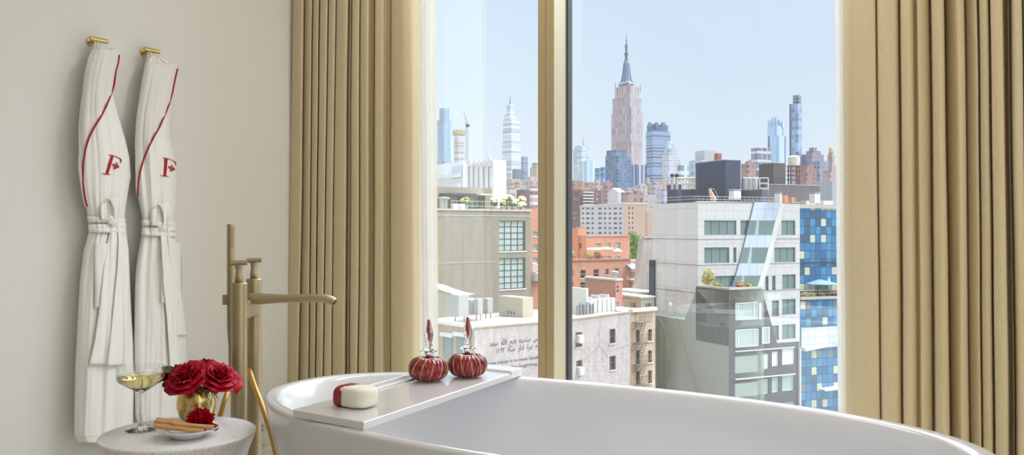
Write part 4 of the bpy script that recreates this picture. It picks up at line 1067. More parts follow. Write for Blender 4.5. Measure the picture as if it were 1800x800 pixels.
T, cen = tower('slender_tower', 'very slender blue glass tower, tallest on the right side', 1399, 1300, 45, 1.0, [(None, 184, 21), (184, 168, 14, 2, facade('open_crown', srgb(150, 160, 176), srgb(84, 96, 120), 6, 5, .6, .6))], F_gstr2)
b = MB()
b.box((cen.x-9.4, cen.y-1, CAMZ+(400-240)/FPX*1300), (.7, .7, 100))
for k in range(24):
    zq = CAMZ+(400-(184+k*4.6))/FPX*1300; b.box((cen.x-9.4, cen.y-1, zq), (2.2, 3, .8))
b.build('hoist_mast', M_ant, T, label='construction hoist ladder on the left edge')
tower('pink_setback_block', 'rosy stepped apartment block right of the slender tower', 1430, 1300, 60, .8, [(None, 272, 40, -2), (272, 266, 26, 0), (266, 260, 14, -1)], facade('rose_setback', srgb(176, 160, 172), srgb(120, 124, 148), 5, 4.6, .45, .5))
T, cen = tower('gold_crowned_tower', 'ornate rosy tower with a small golden crown beside the right sheer curtain', 1461, 1300, 55, 1, [(None, 290, 18), (290, 272, 13), (272, 268, 9)], facade('rose_ornate', srgb(204, 176, 172), srgb(140, 128, 140), 4.4, 5, .4, .6))
zq = lambda y: CAMZ+(400-y)/FPX*1300
MB().lathe(cen, [(3.8, zq(268.5)), (3.4, zq(262)), (2.2, zq(258)), (0, zq(256))], 12).build('gold_crown', plain('old_gold', srgb(214, 196, 132), .4), T)
tower('red_tank_house', 'small rust-red rooftop house on the skyline left of centre-right', 1262, 850, 62, 1, [(None, 284, 16), (284, 270, 13)], plain('rust_red', srgb(180, 120, 104), .8))

# ---------------------------------------------------------------- mid-distance blocks: (name, label, cx, D, ratio, tiers, material)
PUR = facade('plum_rows', srgb(138, 108, 110), srgb(104, 100, 116), 4.4, 3.6, .45, .5, srgb(176, 180, 192))
mids = [
 ('apartment_block', 'greyish tan block with water tank directly below the needle-spired skyscraper', 905, 900, .8, [(None, 315, 30), (315, 298, 17, 4, plain('slate_tank', srgb(140, 150, 160), .7))], F_tan),
 ('apartment_block', 'salmon masonry block left of the mullion under the domed tower', 938, 700, .8, [(None, 311, 26)], facade('salmon_grid', srgb(214, 184, 172), srgb(150, 146, 158), 5, 4, .4, .5)),
 ('apartment_block', 'dark plum brick block behind the hydrangea planters', 921, 430, .8, [(None, 334, 26)], PUR),
 ('apartment_block', 'block with white balcony bands beside the mullion', 940, 420, .6, [(None, 328, 18)], facade('balcony_bands', srgb(226, 222, 220), srgb(150, 120, 120), 300, 3.4, 1, .55)),
 ('apartment_block', 'beige block with an orange chimney stack seen over the planters', 901, 520, .8, [(None, 331, 24), (331, 321, 9, 8, F_orange)], facade('beige_rows', srgb(214, 202, 188), srgb(170, 158, 156), 6, 4, .6, .4)),
 ('apartment_block', 'low pinkish block on the skyline between mullion and mirrored tower', 1012, 1100, .8, [(None, 318, 26)], F_brown),
 ('apartment_block', 'terracotta block with square chimney right of the mullion', 1022, 650, .8, [(None, 330, 26), (330, 322, 10)], F_orange),
 ('apartment_block', 'small grey block below the slim slate-blue tower', 1050, 900, .8, [(None, 322, 20), (322, 316, 12)], F_tan),
 ('apartment_block', 'row block of cream masonry under the striped block', 1128, 850, .6, [(None, 327, 30), (327, 323, 14)], facade('cream_grid', srgb(208, 196, 186), srgb(140, 138, 150), 5, 4.4, .45, .5)),
 ('apartment_block', 'low greige block under the dark glass block', 1105, 700, .7, [(None, 330, 24)], facade('greige_grid', srgb(192, 184, 182), srgb(128, 130, 146), 5, 4.4, .45, .5)),
  ('apartment_block', 'narrow rosy block touching the foot of the dark glass block', 1068, 860, .8, [(None, 321, 18), (321, 316, 8)], F_brown),
 ('apartment_block', 'tiny cream turreted block left of the pale pink one', 1139, 900, .8, [(None, 321, 14), (321, 313, 7)], F_tan),
 ('apartment_block', 'wide salmon roofline block left of the small grey one', 1036, 980, .7, [(None, 321, 22)], F_brown),
 ('apartment_block', 'low grey-rose block in front of the blue banded tower, right of the pale pink one', 1166, 940, .8, [(None, 318, 16), (318, 312, 8)], F_tan),
 ('apartment_block', 'rosy apartment row in front of the cream and greige blocks', 1112, 560, .5, [(None, 339, 40), (339, 335, 14, 8)], F_brown),
 ('apartment_block', 'pale block rising behind the salmon one, left of the mauve block', 1322, 1100, .8, [(None, 281, 14)], F_pale),
 ('apartment_block', 'pale pink block in the low skyline under the blue banded tower', 1152, 780, .8, [(None, 325, 28), (325, 319, 12)], facade('pink_rows', srgb(204, 184, 182), srgb(140, 134, 148), 5, 4.4, .5, .5)),
 ('apartment_block', 'grey-white gridded block just left of the dark vent stack', 1170, 560, .8, [(None, 334, 30)], facade('grid_white_grey', srgb(200, 202, 210), srgb(130, 136, 154), 6, 5, .55, .55)),
 ('apartment_block', 'long low greige roofscape block behind the white gabled house', 1130, 660, .8, [(None, 343, 46)], facade('greige2', srgb(196, 186, 178), srgb(148, 142, 148), 5, 4, .4, .4)),
 ('apartment_block', 'white glazed block with square windows left of the vent stacks', 1199, 800, .7, [(None, 290, 24)], facade('white_squares', srgb(226, 230, 234), srgb(136, 156, 176), 8, 9, .55, .55)),
 ('apartment_block', 'salmon block between the navy box and the mauve block', 1316, 760, .8, [(None, 288, 26), (288, 284, 12)], F_brown),
 ('apartment_block', 'brown-red block with setbacks below the slender tower', 1418, 900, .8, [(None, 297, 34), (297, 291, 24)], facade('red_setback', srgb(180, 140, 136), srgb(126, 116, 130), 5, 4.6, .45, .5)),
 ('apartment_block', 'pinkish block below the gold-crowned tower', 1459, 850, .8, [(None, 300, 26)], facade('pinkish', srgb(204, 172, 164), srgb(140, 126, 138), 4.6, 4.6, .42, .5)),
 ('apartment_block', 'grey stucco slab beside the right sheer curtain above the blue building', 1462, 260, .8, [(None, 320, 52)], plain('grey_slab', srgb(160, 162, 172), .8)),
 ('apartment_block', 'slate rooftop block with green planting right of the slender tower', 1440, 1000, .8, [(None, 284, 34)], facade('slate_rows', srgb(160, 164, 180), srgb(116, 126, 150), 5, 5, .5, .5)),
]
for nm, lb, cx, D, ra, ti, mm in mids: tower(nm, lb, cx, D, 58, ra, ti, mm, 'building')

# white modern block with fluted top (left pane)
B = Blk(866, 240, 890, 770, 281, 60); root = thing('fluted_white_building', B.base(), 'large white modern building with deep vertical flutes, behind the grey brick building', 'building')
bb = MB(); Mw = panels('white_panels', srgb(212, 210, 208), srgb(206, 206, 210), 6, 6, .12, .5, .02); B.shell(bb, mr=Mw, ml=Mw, mroof=M_roofl, hl=[B.rect(x, x+2.5, 290-i*1.2, 420, 'L') for i, x in enumerate((862-4, 849, 840, 831, 823))], depth=3); bb.build('wall', None, root)
bb = MB()
for i, x in enumerate((828, 837, 846, 855, 863)):
    s0, z0 = B.fp(x, 292, 'L'); bb.prism(B.FL, [(s0-.4, z0), (s0+.9, z0), (s0+.9, B.zt+.5), (s0-.4, B.zt+.5)], 0, .5)
bb.build('flute_crown', Mw, root)
B2 = Blk(814, 225, 820, 768, 283, 60); b = MB(); B2.shell(b, mr=Mw, ml=facade('white_ribbon', srgb(220, 224, 228), srgb(176, 196, 208), 14, 14, .5, .25), mroof=M_roofl); b.build('lower_wing', None, root)
for y in (308, 326):
    s0, z0 = B2.fp(812, y, 'L'); MB().fbox(B2.FL, s0, B2.b, 0, 1.0, z0-.5, z0+.5).build('ledge', M_white, root)

# ---------------------------------------------------------------- grey brick building (left pane)
M_gb = brick('grey_brown_brick', srgb(142, 133, 117), srgb(131, 121, 105), srgb(148, 140, 127), stain=.12)
B = Blk(700, 84, 933, None, 368.5, 51.4, depth=22); root = thing('grey_brick_building', B.base(), 'large grey-brown brick building with two tall gridded windows left of the mullion', 'building')
h1 = B.rect(877.5, 923.5, 388, 441.5); h2 = B.rect(877.5, 923.5, 453.5, 508)
bb = MB(); B.shell(bb, [h1, h2], mr=M_gb, ml=M_gb, mroof=M_roofl, par=.0); bb.build('wall', None, root)
for h in (h1, h2): window(B, root, 'R', h, cols=4, rows=5, gl=M_gl3, fr=M_dfrm, sill=M_frm, fw=.07)
b = MB(); b.fbox(B.FR, 0, B.a, -.4, .12, B.zt, B.zt+.18); b.build('coping', M_conc, root)
for y in (380, 461):
    b = MB(); s0, z0 = B.fp(850, y); b.fbox(B.FR, 3, B.a if y == 380 else B.fp(870, y)[0], 0, .04, z0, z0+.07); b.build('band_course', M_conc, root)
RT = B.zt
GB = B
def on_roof(x, back): return GB.pt(x, back, RT)      # on that roof, back metres behind the front edge
P0 = Blk(700, 89, 864, None, 325, 51.4, zb=RT, depth=9); P0.zb += .02; root2 = thing('rooftop_penthouse', P0.base(), 'brown-grey brick penthouse with a dark canopy on the grey brick building', 'penthouse')
b = MB(); hh = [P0.rect(800, 816, 345, 362), P0.rect(816, 852, 341, 366)]
P0.shell(b, hh, mr=M_gb, ml=M_gb, mroof=M_roofd, depth=1.2); b.build('wall', None, root2)
for h in hh: window(P0, root2, 'R', h, depth=1.1, cols=2, gl=M_gl3, fr=M_dfrm)
s0, z0 = P0.fp(772, 341); s1, _ = P0.fp(817, 341); MB().fbox(P0.FR, s0, s1, 0, 2.2, z0-.2, z0+.05).build('canopy', M_dfrm, root2)
MB().fbox(P0.FR, P0.fp(826, 345)[0], P0.fp(853, 345)[0], 0, 2.0, P0.fp(840, 344)[1], P0.fp(840, 342)[1]).build('awning', M_white, root2, label='white awning')
for x in (776.5, 782.5):
    c = on_roof(x, .8); z0 = P0.fp(779, 351)[1]
    o = MB().lathe(Vector((c.x, c.y, 0)), [(.22, RT), (.22, RT+1.15), (.45, RT+1.2), (.45, RT+1.35), (0, RT+1.4)], 14).build('roof_vent', M_metal); tag(o, 'pale mushroom-capped metal vent on the roof edge by the left sheer curtain', 'vent', 'vents on the grey brick building')
b = MB()
for k in range(15):
    x = 794+k*9; c = on_roof(x, .25); b.cyl(c, c+V(0, 0, 1.0), .03, seg=6)
for zz_ in (.5, 1.0): b.cyl(on_roof(794, .25)+V(0, 0, zz_), on_roof(920, .25)+V(0, 0, zz_), .03, seg=6)
o = b.build('roof_railing', M_metal); tag(o, 'thin metal railing along the edge of the grey brick roof', 'railing')
def blob(b, c, r, n_, seed, leaf=.25, squash=1.0, mm=None):
    rnd = random.Random(seed)
    if mm: b.use(mm)
    for k in range(n_):
        d = Vector((rnd.gauss(0, 1), rnd.gauss(0, 1), rnd.gauss(0, 1))).normalized(); q = c+Vector((d.x*r, d.y*r, d.z*r*squash))*rnd.uniform(.55, 1.0)*(1+.35*noise.noise(d*2.2+Vector((seed, 0, 0))))
        a = Vector((rnd.gauss(0, 1), rnd.gauss(0, 1), rnd.gauss(0, 1))).normalized(); a2 = a.cross(d+Vector((.01, .02, .03))).normalized(); l_ = leaf*rnd.uniform(.6, 1.3)
        b.face([q-a*l_, q+a2*l_*.6, q+a*l_, q-a2*l_*.6])
def plantpot(x, back, r, h, label, fl, seed, white=False):
    c = on_roof(x, back); T = thing('planted_pot', c, label, 'plant')
    MB().lathe(c, [(0, 0), (.22, 0), (.3, .5), (.27, .5), (0, .42)], 14).build('pot', M_conc, T)
    b = MB(); blob(b, c+V(0, 0, .45+h*.42), r*.9, 500, seed, .12, 1.0, M_green); b.build('leaves', None, T)
    b = MB(); b.use(M_cream if fl else M_grass); rnd = random.Random(seed)
    for k in range(26 if fl else 10):
        a = rnd.uniform(0, 6.28); e = rnd.uniform(-.2, 1.4); q = c+V(0, 0, .5+h*.55)+Vector((cos(a)*cos(e)*r, sin(a)*cos(e)*r, sin(e)*r*.9)); s_ = rnd.uniform(.12, .2)
        b.grid(lambda u, v: q+Vector((s_*cos(2*pi*u)*sin(pi*v), s_*sin(2*pi*u)*sin(pi*v), s_*.8*cos(pi*v))), 8, 5, cu=True)
    b.build('flower_heads', None, T, smooth=True); return T
plantpot(869, .9, .42, 1.1, 'single cream hydrangea bush on the roof edge, furthest left of the hydrangeas', 1, 1)
plantpot(893, 1.0, .60, 1.3, 'large cream hydrangea bush with dark leaves in the middle of the roof edge', 1, 2)
plantpot(902.5, .9, .38, .7, 'low yellow-cream hydrangea right of the large bush', 1, 3)
plantpot(884, .8, .35, .5, 'low yellow-green shrub left of the large hydrangea bush', 0, 4)
plantpot(916.5, 1.0, .40, 1.4, 'taller cream hydrangea near the right roof corner', 1, 5)
plantpot(917.5, .5, .36, .35, 'round white hydrangea low at the right roof corner', 1, 6)
plantpot(818, .9, .42, .9, 'yellow-green flowering shrub before the penthouse terrace', 0, 7)
for x, lb in ((799, 'white planter box left on the penthouse terrace'), (811, 'white planter box beside the yellow-green shrub')):
    c = on_roof(x, .5); o = MB().box((c.x, c.y, RT+.35), (.62, .5, .7), R(38)).build('planter_box', M_white); bevel(o, .03); tag(o, lb, 'planter')

# ---------------------------------------------------------------- orange building beside the mullion (left pane)
M_ob = brick('orange_brick', srgb(206, 142, 116), srgb(196, 130, 104), srgb(206, 160, 138), stain=.1)
B = Blk(890, 130, 960, None, 366, 60, depth=18); root = thing('orange_brick_block', B.base(), 'orange brick block seen in the gap between grey brick building and mullion', 'building')
hs_ = [B.rect(937, 947, 430, 441), B.rect(937, 947, 453, 462), B.rect(937, 947, 407, 416)]
b = MB(); B.shell(b, hs_, mr=M_ob, ml=M_ob, mroof=M_roofl); b.build('wall', None, root)
for h in hs_: window(B, root, 'R', h, gl=M_gl3, fr=M_frm, sill=M_frm)
b = MB(); F = B.FR
for k in range(4):
    s0, z0 = B.fp(931, 463+k*4); s1, z1 = B.fp(948, 470+k*5); b.cyl(F[0]+F[1]*s0+F[2]*.8+V(0, 0, z0), F[0]+F[1]*s1+F[2]*.8+V(0, 0, z1), .14, seg=6)
b.build('stair_rail', M_frm, root); s0, z0 = B.fp(931, 488); s1, _ = B.fp(950, 488)
MB().fbox(F, s0, s1, 0, 1.6, z0-.5, z0+.5).build('metal_deck', M_metal, root)

# ---------------------------------------------------------------- roofscape in front of the grey brick building
M_bg = plain('beige_stucco', srgb(184, 178, 160), .85, var=.05)
B = Blk(919, 69.5, 937, 877.5, 524, 50, zb=-6.37); root = thing('stair_bulkhead', B.base(), 'beige stucco rooftop bulkhead with one gridded window above the painted wall', 'bulkhead')
h = B.rect(889.5, 905, 546, 562, 'L'); b = MB(); B.shell(b, hl=[h], mr=M_bg, ml=M_bg, mroof=M_roofl, depth=.15); b.build('wall', None, root)
window(B, root, 'L', h, depth=.12, cols=3, rows=2, gl=M_gl2, fr=M_frm)
B = Blk(824, 76, 826, 740, 521, 50, zb=-8); root = thing('tent_roof_bulkhead', B.base(), 'pale bulkhead with a curved white tent roof beside the left sheer curtain', 'bulkhead')
b = MB(); B.shell(b, mr=M_bg, ml=M_bg, mroof=M_roofl); b.build('wall', None, root)
b = MB(); F = B.FL
b.grid(lambda u, v: F[0]+F[1]*lerp(0, B.b, u)+F[2]*lerp(.2, -1.4, v)+V(0, 0, B.zt+.05+.62*min(1, u*1.35)**2+.12*sin(v*pi)), 24, 8)
b.build('tent_roof', M_white, root, smooth=True)

# ---------------------------------------------------------------- painted wall building with the lettering
M_wb = brick('whitewashed_brick', srgb(192, 182, 179), srgb(172, 161, 158), srgb(164, 154, 150), stain=.2, sscale=.5)
M_tanb = brick('tan_red_brick', srgb(186, 158, 138), srgb(168, 138, 120), srgb(188, 172, 156), stain=.16)
D0 = 62; B = Blk(834, D0, 1108, 770, 577.5, 49); B.zt = CAMZ-(563-400)/FPX*66.5
root = thing('painted_brick_building', B.base(), 'whitewashed brick building with Arabic and English lettering under the mullion', 'building')
zt_l = B.fp(836, 577.5)[1]; zt_m = B.fp(945, 568.6)[1]; zt_r = B.fp(1106, 549.8)[1]
B.zt = zt_l
wr = [(1011.7, 1023.5, 584, 610), (1013, 1024, 633.5, 658), (1071.5, 1082, 578.5, 603.5), (1071.5, 1082.5, 626, 650)]
hs_ = [B.rect(*q) for q in wr]
b = MB(); B.shell(b, hs_, mr=M_wb, ml=M_tanb, mroof=M_roofl, depth=.3)
# parapet rising to the right in two steps
b.use(M_wb)
F = B.FR
b.prism(F, [(0, zt_l), (B.fp(948, 568)[0], zt_l), (B.fp(948, 568)[0], zt_m), (0, zt_l+.02)], -.35, .0)
b.prism(F, [(B.fp(948, 568)[0], zt_l), (B.a, zt_l), (B.a, zt_r), (B.fp(1003, 563)[0], B.fp(1003, 563)[1]), (B.fp(948, 568)[0], zt_m)], -.35, .0)
b.build('wall', None, root)
b = MB(); pts = [(0, zt_l), (B.fp(948, 568)[0], zt_m), (B.fp(1003, 563)[0], B.fp(1003, 563)[1]), (B.a, zt_r)]
for (a_, z0), (c_, z1) in zip(pts, pts[1:]): b.prism(F, [(a_, z0), (c_, z1), (c_, z1+.12), (a_, z0+.12)], -.4, .08)
b.build('coping', plain('tan_coping', srgb(168, 150, 126), .8), root)
for i, h in enumerate(hs_):
    w_ = window(B, root, 'R', h, depth=.22, cols=1, rows=2, gl=M_gl, fr=plain('brown_frame', srgb(120, 96, 84), .7), sill=M_conc)
    if i < 2:
        z0 = h[3]-.85 if i == 0 else h[2]-.02
        o = MB().fbox(F, h[0]+.12, h[1]-.12, -.2, .35, z0, z0+.62).build('air_conditioner', M_white, root)
for (pts_) in ([(1052, 578), (1054.5, 596), (1053, 607), (1062, 619), (1070, 630)], [(1070, 618), (1090, 612), (1104, 606)], [(1028, 632), (1043, 618), (1054, 609)]):
    q = [B.fp(x, y) for x, y in pts_]
    MB().tube([F[0]+F[1]*s_+F[2]*.01+V(0, 0, z) for s_, z in q], .014, 5).build('wall_crack', plain('crack_grey', srgb(140, 130, 128), .9), root)
# left face windows
fl = [(777, 800, 592, 650), (800, 830, 592, 640)]
for q in fl:
    h = B.rect(*q, 'L'); bb = MB(); bb.use(M_gl2).fbox(B.FL, h[0]+.3, h[1]-.2, 0, .06, h[2], h[3]); bb.use(M_frm).fbox(B.FL, h[0]+.1, h[1], 0, .22, h[3], h[3]+.28); bb.build('window', None, root)
b = MB(); b.fbox(B.FL, 0, B.b, -.3, .15, zt_l, zt_l+.25); b.build('white_fascia', M_frm, root)
# lettering
M_let = plain('faded_black_paint', srgb(70, 64, 66), .9, var=.2, vscale=3)
FORMS = {  # letter: (isolated, final, initial, medial)
 'ا': ('\uFE8D', '\uFE8E', '\uFE8D', '\uFE8E'), 'ب': ('\uFE8F', '\uFE90', '\uFE91', '\uFE92'), 'ت': ('\uFE95', '\uFE96', '\uFE97', '\uFE98'), 'ح': ('\uFEA1', '\uFEA2', '\uFEA3', '\uFEA4'),
 'خ': ('\uFEA5', '\uFEA6', '\uFEA7', '\uFEA8'), 'د': ('\uFEA9', '\uFEAA', '\uFEA9', '\uFEAA'), 'ر': ('\uFEAD', '\uFEAE', '\uFEAD', '\uFEAE'), 'س': ('\uFEB1', '\uFEB2', '\uFEB3', '\uFEB4'),
 'ص': ('\uFEB9', '\uFEBA', '\uFEBB', '\uFEBC'), 'ع': ('\uFEC9', '\uFECA', '\uFECB', '\uFECC'), 'غ': ('\uFECD', '\uFECE', '\uFECF', '\uFED0'), 'ف': ('\uFED1', '\uFED2', '\uFED3', '\uFED4'),
 'ل': ('\uFEDD', '\uFEDE', '\uFEDF', '\uFEE0'), 'م': ('\uFEE1', '\uFEE2', '\uFEE3', '\uFEE4'), 'ن': ('\uFEE5', '\uFEE6', '\uFEE7', '\uFEE8'), 'ه': ('\uFEE9', '\uFEEA', '\uFEEB', '\uFEEC'),
 'ة': ('\uFE93', '\uFE94', '\uFE93', '\uFE94'), 'ذ': ('\uFEAB', '\uFEAC', '\uFEAB', '\uFEAC')}
NOJOIN = set('ادذرة')
def shape(txt):
    words = []
    for w_ in txt.split(' '):
        if w_ and w_[0] in '٠١٢٣٤٥٦٧٨٩': words.append(w_); continue
        if w_ == 'الله': words.append('\uFDF2'); continue
        out = []
        for i, ch in enumerate(w_):
            if ch == '-': continue
            prev = i > 0 and w_[i-1] not in NOJOIN; nxt = i < len(w_)-1 and ch not in NOJOIN
            out.append(FORMS[ch][3 if prev and nxt else 1 if prev else 2 if nxt else 0])
        words.append(''.join(reversed(out)))
    return '  '.join(reversed(words))
def wallrow(txt, x, y, xend, size_px, name, ar=True):
    s0, z0 = B.fp(x, y); s1, _ = B.fp(xend, y); Dm_ = 66
    size = size_px/FPX*Dm_
    o = text_mesh(txt, size, F, 0, 0, .012, M_let, name, root, ext=.004)
    off = OFF[root.name]; co = [(v.co+off-F[0]).dot(F[1]) for v in o.data.vertices]; lo, hi = min(co), max(co); k = (s1-s0)/(hi-lo)
    # the painted line follows the brick courses
    for v in o.data.vertices:
        p = v.co+off-F[0]; s_ = p.dot(F[1]); d_ = p.dot(F[2]); v.co = F[0]+F[1]*(s0+(s_-lo)*k)+F[2]*d_+V(0, 0, z0+p.z)-off
wallrow(shape('شخص صاحبه فتح الله سعد'.replace('ش', '')), 860.5, 609, 952, 12, 'lettering')
wallrow(shape('ماله غرة اذار سنة ١٨٩٢'), 872, 621, 953, 12, 'lettering')
wallrow('This house belongs to its owner Fathallah S', 842, 644.5, 956, 8.2, 'lettering')
wallrow('at the beginning of', 890, 649.5, 953, 8.2, 'lettering')
WB = B; WF = F

# roof things behind the painted wall's parapet
def rpt(x, back, z): return WB.pt(x, back, z)
zr = zt_l
b = MB()
o = MB().fbox(WF, WB.fp(836, 570)[0], WB.a, -8, -.35, zr-.3, zr-.05).build('roof_deck', plain('weathered_roof', srgb(146, 137, 122), .9, var=.3, vscale=1.6), root)
units = [(808, 4.2, 1.0, 1.7, 'tall pale metal duct box beside the tent roof bulkhead'), (829, 5, 1.1, 1.2, 'square pale cooling unit behind the perfume stopper'), (841, 4, .5, 1.3, 'narrow white roof tank on legs left of the roof fan'), (858, 4.6, .55, 1.2, 'slim white roof fan on legs nearest the stucco bulkhead')]
for x, bk, w_, h_, lb in units:
    c = rpt(x, bk, zr); T = thing('rooftop_unit', c, lb, 'rooftop unit')
    o = MB().box((c.x, c.y, zr+.45+h_/2), (w_, w_, h_), R(41)).build('housing', M_metal, T); bevel(o, .04)
    for sx in (-1, 1):
        MB().box((c.x+sx*w_*.35, c.y, zr+.22), (.07, .07, .46)).build('leg', M_ant, T)
# big white chillers right of the mullion
for x0, x1, bk, h_, lb in ((1037, 1050, 2.0, 1.5, 'white rooftop chiller, left of the two on the painted brick building'), (1051, 1082, 2.4, 1.6, 'long white rooftop chiller on the painted brick building')):
    s0, _ = WB.fp(x0, 400, 'R', -bk); s1, _ = WB.fp(x1, 400, 'R', -bk); zb_ = -6.37
    T = thing('rooftop_chiller', rpt((x0+x1)/2, bk, zb_), lb, 'air handling unit')
    o = MB().fbox(WF, s0, s1, -bk-1.6, -bk, zb_, zb_+h_*.72).build('casing', M_white, T); bevel(o, .06)
    b = MB()
    n_ = max(1, int((s1-s0)/1.1))
    for k in range(n_):
        c = WF[0]+WF[1]*(s0+(k+.5)*(s1-s0)/n_)-WF[2]*(bk+.8)+V(0, 0, zb_+h_*.72); b.lathe(c, [(.42, 0), (.42, .28), (.36, .28), (.3, .1), (0, .1)], 16)
    b.build('fan_cowl', M_metal, T)
    b = MB()
    for k in range(2*n_+1): b.fbox(WF, s0+(s1-s0)*k/(2*n_)-.03, s0+(s1-s0)*k/(2*n_)+.03, -bk, -bk+.05, zb_, zb_+h_*.72)
    b.build('casing_rib', M_metal, T)
B = Blk(1031, 72, 1034, 985, 507, 52, zb=-6.37); root = thing('white_bulkhead', B.base(), 'small white rooftop bulkhead directly right of the mullion', 'bulkhead')
b = MB(); B.shell(b, mr=M_white, ml=M_white, mroof=M_white); b.build('wall', None, root)
o = MB()
for k in range(5): o.tube([rpt(1014+k*6, 1.6, zt_m-.2), rpt(1014+k*6, 1.6, zt_m+.9+.2*(k % 2)), rpt(1018+k*6, 1.9, zt_m+.9), rpt(1018+k*6, 1.9, zt_m)], .06, 6)
o = o.build('pipework', M_ant); tag(o, 'tangle of grey pipes before the small white bulkhead', 'pipes')

# fire escape building to the right
M_fb = brick('mixed_tan_brick', srgb(190, 162, 138), srgb(170, 136, 114), srgb(196, 182, 164), stain=.2)
B = Blk(1109, 80, 1152, None, 549, 52, depth=12); root = thing('fire_escape_building', B.base(), 'tan brick building with a metal fire escape right of the painted wall', 'building')
wr = [(1118, 1125, 580, 606), (1118, 1125, 616, 640), (1118, 1125, 652, 680), (1139, 1146, 579, 599), (1139, 1146, 616, 637), (1139, 1146, 651, 674)]
hs_ = [B.rect(*q) for q in wr]; b = MB(); B.shell(b, hs_, mr=M_fb, ml=M_fb, mroof=M_roofl); b.build('wall', None, root)
for h in hs_: window(B, root, 'R', h, cols=1, rows=2, gl=M_gl2, fr=M_dfrm, sill=M_frm)
b = MB(); b.fbox(B.FR, 0, B.a, -.3, .25, B.zt, B.zt+.3); b.build('cornice', plain('cream_cornice', srgb(226, 210, 186), .8), root)
fe = MB(); F = B.FR; M_iron = plain('weathered_iron', srgb(120, 112, 104), .7)
lev = [B.fp(1122, y) for y in (565, 602, 640, 676)]
s0 = B.fp(1111, 600)[0]; s1 = B.fp(1132, 600)[0]
for s_, z in lev:
    fe.fbox(F, s0, s1, .05, 1.0, z-.05, z+.03)
    for zz_ in (.5, .95): fe.fbox(F, s0, s1, .97, 1.0, z+zz_-.02, z+zz_+.02)
    for k in range(9): x = lerp(s0, s1, k/8); fe.fbox(F, x-.015, x+.015, .97, 1.0, z, z+.95)
    fe.cyl(F[0]+F[1]*s0+F[2]*.98+V(0, 0, z), F[0]+F[1]*s0+V(0, 0, z-.8), .03, seg=5)
for (a0, z0), (a1, z1) in zip(lev, lev[1:]):
    for dd in (.35, .75): fe.cyl(F[0]+F[1]*(s0+.2)+F[2]*dd+V(0, 0, z1), F[0]+F[1]*(s1-.5)+F[2]*dd+V(0, 0, z0), .03, seg=5)
    for k in range(9): q = lerp(F[0]+F[1]*(s0+.2)+V(0, 0, z1), F[0]+F[1]*(s1-.5)+V(0, 0, z0), k/9); fe.cyl(q+F[2]*.35, q+F[2]*.75, .025, seg=4)
fe.build('fire_escape', M_iron, root)

# ---------------------------------------------------------------- orange terrace apartments (right pane)
B = Blk(1031, 150, 1107, 985, 416, 62); root = thing('orange_terrace_apartments', B.base(), 'orange brick apartment building with roof terraces right of the mullion', 'building')
wr = [(1047.5, 1056.5, 427.5, 439), (1065, 1073.5, 427, 438), (1081.5, 1090.5, 426.5, 437), (1064, 1074, 450, 458), (1081, 1090, 450, 458)]
hs_ = [B.rect(*q) for q in wr]; b = MB(); B.shell(b, hs_, hl=[B.rect(1017, 1022, 427.5, 437, 'L')], mr=M_ob, ml=M_ob, mroof=M_roofl); b.build('upper_storeys', None, root)
for h in hs_: window(B, root, 'R', h, cols=1, rows=2, gl=M_gl3 if h[2] > -5 else M_gl, fr=M_frm, sill=M_frm)
b = MB(); b.fbox(B.FR, 0, B.a, -.4, .15, B.zt, B.zt+.25); b.fbox(B.FL, 0, B.b, -.4, .15, B.zt, B.zt+.25); b.build('parapet_coping', plain('pinkish_coping', srgb(196, 150, 140), .8), root)
B3 = Blk(1016, 152, 1031, 985, 400.5, 62, zb=-6); b = MB(); B3.shell(b, mr=M_ob, ml=M_ob, mroof=M_roofl); b.build('tower_block', None, root)
B4 = Blk(960, 138, 1108.5, None, 460, 62, depth=9); wr = [(1001, 1008, 475, 487), (1020.5, 1030, 474.5, 489.5), (1043.5, 1053, 473.5, 488), (1064.5, 1070.5, 472.5, 483), (1081, 1087.5, 471.5, 482), (1001, 1008, 497, 508), (1020, 1030, 496, 508)]
hs_ = [B4.rect(*q) for q in wr]; b = MB(); B4.shell(b, hs_, mr=M_ob, ml=M_ob, mroof=M_roofl, par=.0); b.build('lower_storeys', None, root)
for h in hs_: window(B4, root, 'R', h, cols=1, rows=2, gl=M_gl, fr=M_frm, sill=M_frm)
MB().fbox(B4.FR, 0, B4.a, -.3, .2, B4.zt, B4.zt+.3).build('terrace_parapet', plain('brown_coping', srgb(176, 128, 112), .8), root)
TZ2 = B4.zt; TF = B4.FR
def ter(x, back): return B4.pt(x, back, TZ2)
# terrace awning, parasol, shrubs
a0, _ = B4.fp(1045, 460, 'R', -1.2); a1, _ = B4.fp(1079, 460, 'R', -1.2)
T = thing('terrace_awning', ter(1062, 2), 'cream fabric awning over the orange building terrace', 'awning')
MB().prism((TF[0]-TF[2]*1.2, TF[1], TF[2]), [(a0, TZ2+1.75), (a1, TZ2+1.85), (a1-.2, TZ2+2.1), (a0+.2, TZ2+2.0)], -2.5, 0).build('canopy', plain('cream_canvas', srgb(238, 226, 200), .8), T)
for x in (a0+.1, a1-.1): MB().fbox(TF, x-.05, x+.05, -1.4, -1.3, TZ2, TZ2+1.8).build('post', M_frm, T)
c = ter(1085, 1.0); T = thing('green_parasol', c, 'small pale green parasol at the right of the orange terrace', 'parasol')
MB().lathe(c, [(.95, 1.45), (0, 2.0), (0, 1.9), (.92, 1.4)], 8).build('canopy', plain('pale_green_canvas', srgb(196, 208, 172), .8), T); MB().cyl(c, c+V(0, 0, 1.95), .04, seg=6).build('pole', M_frm, T)
